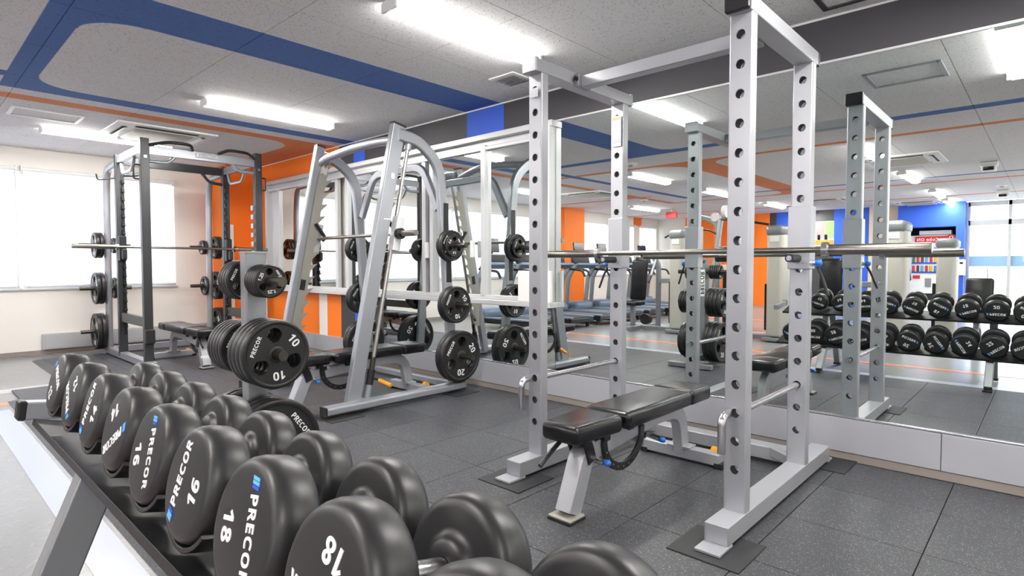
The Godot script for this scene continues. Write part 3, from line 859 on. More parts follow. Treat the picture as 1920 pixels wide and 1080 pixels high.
# ---------------------------------------------------------------- benches
func make_bench(label: String, at: Vector3, turn: float) -> Node3D:
	var t := thing("weight_bench", label, "weight bench", at, turn)
	var sp := mat("silver_paint")
	var vy := mat("vinyl")
	part(t, "seat_pad", taper(Shape.new().rbox(V(0, 0.398, 0.425), V(0.25, 0.085, 0.34), 0.03), 0.26, 0.6, 0.78), vy)
	var bp := part(t, "back_pad", Shape.new().rbox(V(0, 0.398, -0.105), V(0.26, 0.085, 0.66), 0.03), vy)
	part(bp, "head_pad", Shape.new().rbox(V(0, 0.398, -0.55), V(0.26, 0.085, 0.24), 0.026), vy)
	part(t, "spine", Shape.new().rtube(bend([V(0, 0.27, 0.4), V(0, 0.325, -0.3), V(0, 0.3, -0.52), V(0, 0.06, -0.56)], 0.16, 8), Vector3.RIGHT, 0.06, 0.085), sp)
	part(t, "front_leg", Shape.new().rtube(bend([V(0, 0.3, 0.36), V(0, 0.26, 0.42), V(0, 0.03, 0.52)], 0.1, 6), Vector3.RIGHT, 0.085, 0.09), sp)
	var ft := part(t, "front_foot", Shape.new().box(V(0, 0.02, 0.53), V(0.125, 0.012, 0.11), 0.004), mat("notch_plate"))
	part(ft, "rubber_base", Shape.new().box(V(0, 0.009, 0.53), V(0.13, 0.012, 0.115), 0.003), mat("black_plastic"))
	var rb := part(t, "rear_foot_bar", Shape.new().box(V(0, 0.05, -0.57), V(0.47, 0.065, 0.075), 0.006), sp)
	part(rb, "bolt_plate", Shape.new().box(V(0, 0.088, -0.56), V(0.14, 0.012, 0.09), 0.003), sp)
	for s in [-1.0, 1.0]:
		part(rb, "rubber_cap", Shape.new().box(V(s * 0.23, 0.02, -0.57), V(0.05, 0.03, 0.08), 0.004), mat("black_plastic"))
	part(rb, "wheel", Shape.new().cyl(V(0.16, 0.07, -0.62), V(0.2, 0.07, -0.62), 0.03, 14), mat("knob_orange"))
	var arc := []
	for k in 13:
		var a := lerpf(-0.25, PI + 0.1, k / 12.0)
		arc.append(V(0.035, 0.3 - sin(a) * 0.15, 0.12 + cos(a) * 0.17))
	var qd := part(t, "adjusting_quadrant", Shape.new().rtube(arc, Vector3.RIGHT, 0.016, 0.04, 0.003), mat("black_plastic"))
	for k in range(2, 10):
		part(qd, "stud", Shape.new().cyl(arc[k] + V(0.005, 0, 0), arc[k] + V(0.011, 0, 0), 0.005, 6), mat("chrome"))
	for s in [-1.0, 1.0]:
		part(t, "seat_bracket", Shape.new().rtube(bend([V(s * 0.045, 0.37, 0.46), V(s * 0.045, 0.3, 0.42), V(s * 0.045, 0.24, 0.4)], 0.05, 3), Vector3.RIGHT, 0.012, 0.06, 0.003), mat("black_metal"))
		part(t, "pivot_block", Shape.new().box(V(s * 0.03, 0.345, 0.28), V(0.04, 0.08, 0.055), 0.005), mat("black_metal"))
		part(t, "pivot_cap", Shape.new().cyl(V(s * 0.04, 0.355, 0.28), V(s * 0.062, 0.355, 0.28), 0.017, 14), mat("chrome"))
		part(t, "pad_bracket", Shape.new().box(V(s * 0.03, 0.35, 0.06), V(0.035, 0.07, 0.05), 0.004), mat("black_metal"))
	part(t, "seat_pin", Shape.new().cyl(V(0.04, 0.235, 0.36), V(0.085, 0.235, 0.36), 0.016, 12), mat("chrome"))
	part(t, "pin_knob", Shape.new().lathe([Vector2(0, -0.014), Vector2(0.013, -0.011), Vector2(0.018, 0), Vector2(0.013, 0.011), Vector2(0, 0.014)], Transform3D(Basis(), V(0.1, 0.235, 0.36)), 14), mat("knob_blue"))
	part(t, "rear_pin", Shape.new().cyl(V(0.03, 0.25, -0.12), V(0.1, 0.24, -0.12), 0.014, 12), mat("chrome"))
	part(t, "pin_knob", Shape.new().lathe([Vector2(0, -0.014), Vector2(0.013, -0.011), Vector2(0.018, 0), Vector2(0.013, 0.011), Vector2(0, 0.014)], Transform3D(Basis(), V(0.115, 0.238, -0.12)), 14), mat("knob_blue"))
	part(t, "lever", Shape.new().tube([V(-0.06, 0.36, 0.45), V(-0.07, 0.28, 0.58), V(-0.07, 0.25, 0.63)], 0.011, 10), mat("black_plastic"))
	return t


func taper(s: Shape, z0: float, z1: float, k: float) -> Shape:
	for i in s.v.size():
		var p := s.v[i]
		p.x *= lerpf(1.0, k, clampf((p.z - z0) / (z1 - z0), 0.0, 1.0))
		s.v[i] = p
	return s


func build_benches() -> void:
	make_bench("black padded silver bench inside the silver cage rack", V(-1.55, 0, 1.2), 0.0)
	make_bench("black padded silver bench under the smith machine bar", V(-4.2, 0, 1.17), 0.0)
	var b := make_bench("black padded silver bench inside the charcoal rack by window", V(-7.25, 0, 1.42), PI / 2)
	words(b, "lettering", "PRECOR", 0.03, mat("print_white"), facing(V(0, 0.14, 0.585), V(0, 0.25, 1), Vector3.UP))


# ---------------------------------------------------------------- plates
# disc with its axis along local y, three grip holes; local origin at the middle
func plate_mesh(R: float, th: float) -> ArrayMesh:
	var key := "plate:%.3f:%.3f" % [R, th]
	if mm.has(key):
		return mm[key]
	var s := Shape.new()
	var h := th / 2
	var r1 := R * 0.86
	var r0 := R * 0.24
	# rim
	var pf := [Vector2(r1, h - 0.004), Vector2(r1 + 0.004, h), Vector2(R - 0.008, h), Vector2(R - 0.002, h - 0.004), Vector2(R, h - 0.01), Vector2(R, -h + 0.01), Vector2(R - 0.002, -h + 0.004), Vector2(R - 0.008, -h), Vector2(r1 + 0.004, -h), Vector2(r1, -h + 0.004)]
	pf.reverse()
	s.lathe(pf, Transform3D(), 40)
	# hub
	var hb := [Vector2(0.026, -h), Vector2(r0 - 0.003, -h), Vector2(r0, -h + 0.003)]
	s.lathe(hb, Transform3D(), 24)
	s.lathe([Vector2(r0, h - 0.003), Vector2(r0 - 0.003, h), Vector2(0.026, h)], Transform3D(), 24)
	s.lathe([Vector2(0.026, h), Vector2(0.026, -h)], Transform3D(), 20)
	var rc := R * 0.56
	var hr := R * 0.215
	for side in [-1.0, 1.0]:
		var o := V(0, side * (h - 0.004), 0)
		for j in 3:
			var a0 := TAU * j / 3
			var b := []
			for k in 13:
				var a := a0 + lerpf(-PI / 3, PI / 3, k / 12.0)
				b.append(Vector2(cos(a), sin(a)) * r1)
			for k in 9:
				var a := a0 + lerpf(PI / 3, -PI / 3, k / 8.0)
				b.append(Vector2(cos(a), sin(a)) * r0)
			s.holed(o, Vector3.RIGHT, V(0, 0, 1), V(0, side, 0), Vector2(cos(a0), sin(a0)) * rc, hr, b)
	for j in 3:
		var a0 := TAU * j / 3
		for k in 16:
			var a := TAU * k / 16
			var b := TAU * (k + 1) / 16
			var c := V(cos(a0) * rc, 0, sin(a0) * rc)
			var p := V(cos(a), 0, sin(a))
			var q := V(cos(b), 0, sin(b))
			var e := V(0, h - 0.004, 0)
			s.quad(c + p * hr - e, c + q * hr - e, c + q * hr + e, c + p * hr + e, -p, -q, -q, -p)
	mm[key] = s.mesh()
	return mm[key]


const KILO := {"20": "twenty-kilo", "15": "fifteen-kilo", "10": "ten-kilo", "5": "five-kilo", "2.5": "small", "1.25": "tiny"}
const ORD := ["outermost", "second in", "third in", "fourth in", "fifth in"]
const PLATE := {"20": [0.225, 0.05], "15": [0.2, 0.045], "10": [0.162, 0.042], "5": [0.135, 0.034], "2.5": [0.1, 0.028], "1.25": [0.08, 0.022]}


# a weight plate lying on a peg along +x at p; faces both ways
func plate(kg: String, p: Vector3, axis: Vector3, roll: float, label: String, group: String) -> void:
	var d = PLATE[kg]
	var t := thing("weight_plate", label, "weight plate", p, 0.0, group)
	var up := axis.normalized()
	var x := Vector3.UP.rotated(up, roll)
	t.basis = Basis(x, up, x.cross(up))
	part(t, "disc", plate_mesh(d[0], d[1]), mat("plate_rubber"))
	for side in [-1.0, 1.0]:
		for w in [["number", kg, 0.62, 2.1, 0.25], ["number", kg, 0.62, 4.2, 0.25], ["lettering", "PRECOR", 0.66, 0.0, 0.12]]:
			var a: float = w[3] + PI / 3
			var dir := V(cos(a), 0, sin(a))
			words(t, w[0], w[1], d[0] * w[4] * (1.0 if kg.length() < 3 or w[0] == "lettering" else 0.8), mat("print_white"), facing(dir * d[0] * w[2] + V(0, side * (d[1] / 2 - 0.0032), 0), V(0, side, 0), dir))


func stack(kgs: Array, p: Vector3, axis: Vector3, where: String) -> void:
	var o := 0.0
	var i := 0
	for kg in kgs:
		var th: float = PLATE[kg][1]
		o += th / 2
		i += 1
		plate(kg, p + axis.normalized() * o, axis, rng.randf_range(-0.12, 0.12) + (2.1 if i % 2 == 0 else 0.0), "black %s plate, %s %s" % [KILO[kg], ORD[kgs.size() - i] if i < kgs.size() else "outermost", where], "plates " + where)
		o += th / 2 + 0.002


# ---------------------------------------------------------------- smith machine
func build_smith() -> void:
	var t := thing("smith_machine", "silver smith machine with slanted guide rails and toothed plates", "smith machine", V(0, 0, 0))
	var sp := mat("silver_smith")
	for f in [[-3.94, 1.0], [-5.2, -1.0]]:
		var x: float = f[0]
		var s: float = f[1]
		part(t, "upright", Shape.new().rtube([V(x, 0.06, 1.335), V(x, 2.27, 0.885)], Vector3.RIGHT, 0.062, 0.125 if s > 0 else 0.09, 0.01), sp)
		part(t, "upright_cap", Shape.new().rtube([V(x, 2.265, 0.886), V(x, 2.28, 0.883)], Vector3.RIGHT, 0.064, 0.127 if s > 0 else 0.092, 0.006), mat("black_plastic"))
		# toothed plate on the mirror side, inner face
		var np := Shape.new()
		var xi: float = x - s * 0.038
		var al := V(0, 2.27 - 0.06, 0.885 - 1.335).normalized()
		var bk := V(0, al.z, -al.y).normalized()
		var base := V(xi, 0.3, 1.335 - 0.24 * 0.2036)
		var n := 14
		var tip := 0.11 if s > 0 else 0.165
		var stp := 0.118
		for k in n:
			var p: Vector3 = base + al * (0.1 + k * stp)
			var w0 := bk * (0.07 if s > 0 else 0.105)
			np.quad(p + bk * 0.02, p + al * stp + bk * 0.02, p + al * stp + w0, p + w0, V(-s, 0, 0))
			np.quad(p + bk * 0.02 + V(s * 0.008, 0, 0), p + al * stp + bk * 0.02 + V(s * 0.008, 0, 0), p + al * stp + w0 + V(s * 0.008, 0, 0), p + w0 + V(s * 0.008, 0, 0), V(s, 0, 0))
			np.tri(p + w0, p + al * stp * 0.55 + w0, p + al * stp * 0.72 + bk * tip, V(-s, 0, 0), V(-s, 0, 0), V(-s, 0, 0))
			np.quad(p + w0, p + al * stp * 0.72 + bk * tip, p + al * stp * 0.72 + bk * tip + V(s * 0.008, 0, 0), p + w0 + V(s * 0.008, 0, 0), V(0, -0.6, -0.8))
			np.quad(p + al * stp * 0.55 + w0, p + al * stp * 0.72 + bk * tip, p + al * stp * 0.72 + bk * tip + V(s * 0.008, 0, 0), p + al * stp * 0.55 + w0 + V(s * 0.008, 0, 0), V(0, 1, 0))
			np.tri(p + w0 + V(s * 0.008, 0, 0), p + al * stp * 0.55 + w0 + V(s * 0.008, 0, 0), p + al * stp * 0.72 + bk * tip + V(s * 0.008, 0, 0), V(s, 0, 0), V(s, 0, 0), V(s, 0, 0))
		part(t, "toothed_plate", np, mat("notch_plate"))
		part(t, "caution_label", Shape.new().rtube([base + al * 0.62 + bk * 0.02 - V(0.003 * s, 0, 0) + bk * 0.035, base + al * 0.72 + bk * 0.055 - V(0.003 * s, 0, 0)], Vector3.RIGHT, 0.004, 0.05, 0.001), mat("black_plastic"))
		# guide rod behind the upright
		var r0 := V(x + s * 0.015, 0.07, 1.215)
		var r1 := V(x + s * 0.015, 2.1, 0.8)
		part(t, "guide_rod", Shape.new().cyl(r0, r1, 0.017, 20), mat("guide_steel", c8(176, 174, 170), 0.34, 1.0))
		part(t, "rod_socket", Shape.new().cyl(r1 - (r1 - r0).normalized() * 0.02, r1 + (r1 - r0).normalized() * 0.1, 0.028, 14), sp)
		part(t, "rod_socket", Shape.new().cyl(r0 - V(0, 0.05, -0.01), r0 + (r1 - r0).normalized() * 0.12, 0.027, 14), sp)
		part(t, "rubber_stop", Shape.new().cyl(r0 + (r1 - r0).normalized() * 0.12, r0 + (r1 - r0).normalized() * 0.24, 0.03, 14), mat("black_plastic"))
		part(t, "spring", Shape.new().cyl(r0 + (r1 - r0).normalized() * 0.24, r0 + (r1 - r0).normalized() * 0.34, 0.021, 14), mat("dark_steel"))
		var lv := part(t, "stop_lever", Shape.new().cyl(r0 + (r1 - r0).normalized() * 0.18, r0 + (r1 - r0).normalized() * 0.18 + V(s * 0.09, -0.02, -0.03), 0.01, 10), mat("black_metal"))
		part(lv, "yellow_grip", Shape.new().cyl(r0 + (r1 - r0).normalized() * 0.18 + V(s * 0.08, -0.018, -0.027), r0 + (r1 - r0).normalized() * 0.18 + V(s * 0.19, -0.05, -0.06), 0.016, 12), mat("knob_orange"))
		# top arch down to the rear post
		var xo: float = x + s * 0.03
		part(t, "rear_post", Shape.new().rtube(bend([V(xo, 2.19, 0.9), V(xo, 2.17, 0.7), V(xo, 2.0, 0.48), V(xo, 1.65, 0.445), V(xo, 0.05, 0.32)], 0.22, 8), Vector3.RIGHT, 0.062, 0.1, 0.018), sp)
		# floor tube
		part(t, "base_tube", Shape.new().rtube([V(x + s * 0.09, 0.06, 1.62), V(x + s * 0.09, 0.06, 0.26)], Vector3.RIGHT, 0.1, 0.075, 0.025), sp)
		part(t, "base_bridge", Shape.new().box(V(x + s * 0.04, 0.06, 1.29), V(0.1, 0.06, 0.17), 0.008), sp)
		part(t, "base_bridge", Shape.new().box(V(x + s * 0.05, 0.05, 0.34), V(0.1, 0.05, 0.1), 0.008), sp)
		var ec := part(t, "base_end_cap", Shape.new().box(V(x + s * 0.09, 0.06, 1.625), V(0.102, 0.077, 0.014), 0.006), mat("black_plastic"))
		# pegs with plates
		var k := 0
		for y in [1.3, 0.785, 0.33]:
			var zp: float = 0.445 - (1.65 - y) * 0.078
			part(t, "storage_peg", Shape.new().cyl(V(x + s * 0.05, y, zp), V(x + s * 0.31, y, zp), 0.0235, 16), mat("dark_steel"))
			var sets: Array = [["5", "5", "2.5"], ["10", "10"], ["20", "20"]]
			stack(sets[k], V(x + s * 0.066, y, zp), V(s, 0, 0), ["on smith top peg", "on smith middle peg", "on smith bottom peg"][k] + (" by the cage rack" if s > 0 else " by the orange wall"))
			k += 1
		if s > 0:
			for q in [1.63, 1.22]:
				part(t, "exercise_label", Shape.new().box(V(xo + 0.032, q - 0.1, 0.43 - (1.65 - q) * 0.078), V(0.002, 0.28, 0.055)), mat("black_plastic"))
	part(t, "tape_mark", Shape.new().box(V(-3.908, 1.5, 1.02), V(0.003, 0.008, 0.06)), mat("print_white"))
	part(t, "emblem", Shape.new().box(V(-3.908, 1.85, 0.96), V(0.003, 0.045, 0.03), 0.001), mat("print_white"))
	# crossbars
	part(t, "front_cross_tube", Shape.new().tube(bend([V(-5.2, 2.1, 0.9), V(-5.14, 2.15, 0.86), V(-4.75, 2.215, 0.78), V(-4.4, 2.215, 0.78), V(-3.94, 2.17, 0.84)], 0.12, 6), 0.038, 16), sp)
	part(t, "rear_cross_arch", Shape.new().rtube(bend([V(-5.17, 1.62, 0.44), V(-4.95, 2.02, 0.44), V(-4.19, 2.02, 0.44), V(-3.97, 1.62, 0.44)], 0.12, 6), V(0, 0, 1), 0.05, 0.075, 0.012), sp)
	part(t, "floor_cross_tube", Shape.new().box(V(-4.57, 0.05, 0.3), V(1.26, 0.06, 0.06), 0.01), sp)
	# bar with carriages
	var b := thing("smith_bar", "steel bar with white sliding carriages hooked on the smith machine", "barbell", V(-4.57, 1.385, 0.93))
	part(b, "shaft", Shape.new().cyl(V(-0.6, 0, 0), V(0.62, 0, 0), 0.0155, 14), mat("worn_steel"))
	for s in [-1.0, 1.0]:
		var x: float = s * 0.63
		var dr := V(0, 2.1 - 0.07, 0.8 - 1.215).normalized()
		part(b, "carriage", Shape.new().rtube([V(x + s * 0.02, 0, -0.005) - dr * 0.14, V(x + s * 0.02, 0, -0.005) + dr * 0.14], Vector3.RIGHT, 0.085, 0.075, 0.012), mat("aluminium"))
		part(b, "bumper", Shape.new().cyl(V(x + s * 0.06, 0, 0), V(x + s * 0.1, 0, 0), 0.045, 18), mat("black_plastic"))
		if s > 0:
			part(b, "sleeve", Shape.new().cyl(V(x + s * 0.09, 0, 0), V(x + s * 0.29, 0, 0), 0.0245, 16), mat("worn_steel"))
		else:
			part(b, "sleeve", Shape.new().cyl(V(x + s * 0.09, 0, 0), V(x + s * 0.2, 0, 0), 0.0245, 16), mat("worn_steel"))
		part(b, "lock_hook", Shape.new().tube(bend([V(x - s * 0.055, -0.02, -0.03), V(x - s * 0.055, 0.01, -0.06), V(x - s * 0.055, 0.14, 0.035)], 0.03), 0.017, 10), mat("black_plastic"))
	for p in [[-3.86, 1.5, "front foot by the cage rack"], [-3.84, 0.34, "rear foot by the cage rack"], [-5.28, 1.5, "front foot by the plate tree"]]:
		var o := part(self, numbered("rubber_pad"), Shape.new().box(V(0, 0.0065, 0), V(0.29, 0.006, 0.28), 0.002), mat("tread_rubber"))
		o.position = V(p[0], 0, p[1])
		tag(o, "square black rubber pad under the smith machine, " + p[2], "rubber pad", "rubber pads under the racks")


# ---------------------------------------------------------------- plate tree
func build_tree() -> void:
	var c := V(-2.875, 0, 2.53)
	var t := thing("plate_tree", "grey upright plate tree loaded with black weight plates", "plate rack", c)
	var sp := mat("machine_grey")
	part(t, "post", Shape.new().rtube([V(0, 0.05, 0), V(0, 1.185, 0)], V(0, 0, 1), 0.1, 0.075, 0.008), sp)
	part(t, "post_cap", Shape.new().box(V(0, 1.19, 0), V(0.078, 0.014, 0.104), 0.004), sp)
	part(t, "foot_beam", Shape.new().rtube(bend([V(0, 0.03, 0.36), V(0, 0.1, 0.18), V(0, 0.1, -0.18), V(0, 0.03, -0.36)], 0.1), Vector3.RIGHT, 0.075, 0.06), sp)
	part(t, "cross_foot", Shape.new().box(V(0, 0.035, 0.33), V(0.5, 0.05, 0.07), 0.006), sp)
	part(t, "cross_foot", Shape.new().box(V(0, 0.035, -0.33), V(0.5, 0.05, 0.07), 0.006), sp)
	var np := part(t, "name_plate", Shape.new().box(V(0, 0.93, -0.052), V(0.06, 0.3, 0.004), 0.001), mat("print_white"))
	words(np, "lettering", "PRECOR", 0.05, mat("black_plastic"), facing(V(0, 0.93, -0.0548), V(0, 0, -1), V(1, 0, 0)))
	var rows := [[1.055, ["1.25", "1.25", "1.25", "1.25", "1.25"], ["2.5", "2.5", "2.5", "2.5"], "top"], [0.715, ["10", "10", "10", "10"], ["5", "5", "5", "5", "5"], "middle"], [0.275, ["20", "20", "20"], ["20", "20", "15"], "bottom"]]
	for r in rows:
		part(t, "peg", Shape.new().cyl(V(0.03, r[0], 0), V(0.31, r[0], 0), 0.0235, 16), mat("dark_steel"))
		part(t, "peg", Shape.new().cyl(V(-0.03, r[0], 0), V(-0.31, r[0], 0), 0.0235, 16), mat("dark_steel"))
		stack(r[1], c + V(0.075, r[0], 0), Vector3.RIGHT, "on plate tree %s peg facing the cage rack" % r[3])
		stack(r[2], c + V(-0.075, r[0], 0), Vector3.LEFT, "on plate tree %s peg facing the window" % r[3])


# ---------------------------------------------------------------- charcoal half rack near the window
func build_far_rack() -> void:
	var t := thing("half_rack", "charcoal rack with pull-up handles and notched posts near the windows", "power rack", Vector3.ZERO)
	var ch := mat("charcoal_paint")
	var sp := mat("silver_smith")
	var zc := 1.25
	for s in [-1.0, 1.0]:
		var z: float = zc + s * 0.605
		part(t, "front_post", Shape.new().box(V(-7.15, 1.28, z), V(0.075, 2.42, 0.085), 0.006), ch)
		part(t, "hook_post", Shape.new().box(V(-8.15, 1.24, z), V(0.075, 2.4, 0.085), 0.006), ch)
		# notched plates facing into the room
		var nt := Shape.new()
		for k in 18:
			var y := 0.42 + k * 0.1
			nt.box(V(-8.095, y, z - s * 0.02), V(0.04, 0.055, 0.03), 0.006)
			nt.box(V(-8.08, y - 0.02, z - s * 0.02), V(0.05, 0.018, 0.03), 0.004)
		part(t, "notched_plate", nt, mat("black_metal"))
		part(t, "notched_plate", Shape.new().box(V(-8.112, 1.25, z - s * 0.02), V(0.012, 1.9, 0.03)), mat("black_metal"))
		if s < 0:
			var n2 := Shape.new()
			for k in 12:
				n2.box(V(-7.19, 0.62 + k * 0.11, z + 0.05), V(0.06, 0.06, 0.02), 0.004)
			part(t, "notched_plate", n2, sp)
		part(t, "rear_pole", Shape.new().tube(bend([V(-8.2, 2.36, z), V(-8.7, 2.33, z), V(-8.75, 2.0, z), V(-8.78, 0.04, z)], 0.12), 0.04, 14), sp)
		part(t, "base_rail", Shape.new().box(V(-7.92, 0.055, z), V(1.85, 0.075, 0.085), 0.006), sp)
		part(t, "top_rail", Shape.new().box(V(-7.65, 2.38, z), V(1.0, 0.09, 0.06), 0.006), sp)
		part(t, "side_rail", Shape.new().box(V(-7.65, 0.51, z), V(0.95, 0.11, 0.05), 0.006), ch)
		part(t, "bar_catch", Shape.new().box(V(-8.09, 1.33, z), V(0.09, 0.3, 0.075), 0.01), mat("black_plastic"))
		part(t, "bar_catch_lip", Shape.new().box(V(-8.0, 1.26, z), V(0.06, 0.13, 0.05), 0.015), mat("black_plastic"))
		part(t, "storage_hook", Shape.new().tube(bend([V(-7.15, 2.2, z + s * 0.04), V(-7.15, 2.2, z + s * 0.1), V(-7.15, 2.05, z + s * 0.1), V(-7.15, 2.05, z + s * 0.05)], 0.02, 3), 0.009, 8), mat("black_metal"))
		part(t, "bolt", Shape.new().cyl(V(-7.11, 2.29, z), V(-7.1, 2.29, z), 0.016, 12), mat("chrome"))
		part(t, "low_hook", Shape.new().box(V(-7.09, 0.36, z), V(0.06, 0.16, 0.09), 0.012), mat("black_plastic"))
		# pull-up grips
		part(t, "pull_up_grip", Shape.new().tube(bend([V(-7.12, 2.42, zc + s * 0.56), V(-6.98, 2.45, zc + s * 0.42), V(-6.96, 2.45, zc + s * 0.2), V(-7.1, 2.42, zc + s * 0.14)], 0.06, 4), 0.017, 10), mat("black_plastic"))
		part(t, "lower_grip", Shape.new().tube(bend([V(-7.15, 2.36, zc + s * 0.28), V(-7.15, 2.25, zc + s * 0.37), V(-7.15, 2.25, zc + s * 0.6)], 0.06, 4), 0.019, 10), sp)
		part(t, "side_grip", Shape.new().tube(bend([V(-8.05, 2.35, z), V(-7.98, 2.2, z), V(-7.6, 2.2, z), V(-7.5, 2.35, z)], 0.06, 4), 0.019, 10), sp)
		part(t, "rear_grip", Shape.new().tube(bend([V(-8.15, 2.35, zc + s * 0.3), V(-8.15, 2.22, zc + s * 0.4), V(-8.15, 2.2, zc + s * 0.6)], 0.05, 4), 0.019, 10), ch)
		# plate pegs on the rear poles
		var k := 0
		for y in [1.38, 0.84, 0.3]:
			part(t, "storage_peg", Shape.new().cyl(V(-8.77, y, z + s * 0.02), V(-8.77, y, z + s * 0.3), 0.0235, 14), mat("dark_steel"))
			stack([["10", "10"], ["15", "15"], ["20", "20"]][k], V(-8.77, y, z + s * 0.06), V(0, 0, s), ["on charcoal rack upper peg", "on charcoal rack middle peg", "on charcoal rack bottom peg"][k] + (" beside the window" if s > 0 else " beside the pillar"))
			if k < 2:
				part(t, "storage_peg", Shape.new().cyl(V(-8.77, y, z - s * 0.02), V(-8.77, y, z - s * 0.25), 0.0235, 14), mat("dark_steel"))
				stack([["2.5", "2.5"], ["5"]][k], V(-8.77, y, z - s * 0.05), V(0, 0, -s), ["on charcoal rack upper inner peg", "on charcoal rack middle inner peg"][k] + (" window side" if s > 0 else " pillar side"))
			k += 1
	part(t, "front_top_beam", Shape.new().box(V(-7.15, 2.37, zc), V(0.05, 0.1, 1.13), 0.006), sp)
	var lp := part(t, "name_badge", Shape.new().box(V(-7.12, 2.375, zc - 0.02), V(0.012, 0.05, 0.24), 0.01), mat("silver_paint"))
	words(lp, "lettering", "PRECOR", 0.035, mat("machine_grey"), facing(V(-7.112, 2.375, zc - 0.02), V(1, 0, 0), Vector3.UP))
	part(t, "rear_top_beam", Shape.new().box(V(-8.15, 2.37, zc), V(0.05, 0.1, 1.13), 0.006), ch)
	part(t, "rear_base_beam", Shape.new().box(V(-8.8, 0.055, zc), V(0.08, 0.075, 1.29), 0.006), sp)
	part(t, "coat_hook", Shape.new().tube(bend([V(-8.15, 2.16, zc + 0.645), V(-8.15, 2.12, zc + 0.82), V(-8.15, 2.19, zc + 0.83)], 0.03, 4), 0.008, 8), mat("black_metal"))
	var b := barbell("barbell", "long steel barbell on the charcoal rack by the windows", V(-8.02, 1.345, 1.25), PI / 2, 1.31, 0.42)


# ---------------------------------------------------------------- dumbbells
func head_mesh(R: float) -> ArrayMesh:
	var key := "head:%.4f" % R
	if not mm.has(key):
		# axis along local z through a turned transform
		var pf := [Vector2(0.017, -0.004), Vector2(0.034, -0.002), Vector2(0.04, 0.003), Vector2(0.043, 0.009), Vector2(R * 0.55, 0.011), Vector2(R * 0.8, 0.012), Vector2(R * 0.9, 0.014), Vector2(R * 0.965, 0.02), Vector2(R, 0.03), Vector2(R, 0.056), Vector2(R * 0.975, 0.067), Vector2(R * 0.93, 0.075), Vector2(R * 0.87, 0.079), Vector2(R * 0.8, 0.08), Vector2(0, 0.08)]
		mm[key] = Shape.new().lathe(pf, Transform3D(Basis(V(1, 0, 0), V(0, 0, 1), V(0, -1, 0)), Vector3.ZERO), 48).mesh()
	return mm[key]


func dumbbell(kg: int, p: Vector3, roll_out: float, roll_in: float, label: String) -> void:
	var R := 0.086 + (mini(kg, 22) - 12) * 0.0018
	var t := thing("dumbbell", label, "dumbbell", p, 0.0, "round black dumbbells on the rack")
	t.rotation.x = -atan(0.046 / 0.176)
	part(t, "handle", Shape.new().cyl(V(0, 0, -0.052), V(0, 0, 0.052), 0.0165, 14), mat("chrome"))
	for s in [1.0, -1.0]:
		var b := Basis() if s > 0 else Basis(Vector3.UP, PI)
		var h := part(t, "head", head_mesh(R), mat("urethane"), Transform3D(b, V(0, 0, s * 0.05)))
		var r := roll_out if s > 0 else roll_in
		var rb := Basis(V(0, 0, 1), deg_to_rad(r))
		words(h, "lettering", "PRECOR", R * 0.225, mat("print_white"), Transform3D(rb, rb * V(R * 0.09, R * 0.27, 0.0805)))
		words(h, "number", str(kg), R * 0.32, mat("print_white"), Transform3D(rb, rb * V(0, -R * 0.42, 0.0805)))
		for k in 3:
			part(h, "blue_mark", Shape.new().box(V(-R * 0.68 + k * R * 0.06, R * 0.27, 0.0805), V(R * 0.048, R * 0.19, 0.0012), 0, Basis(V(1, 0, 0), V(0.2, 1, 0), V(0, 0, 1))), mat("print_sky") if k < 2 else mat("print_blue"), Transform3D(rb, Vector3.ZERO))


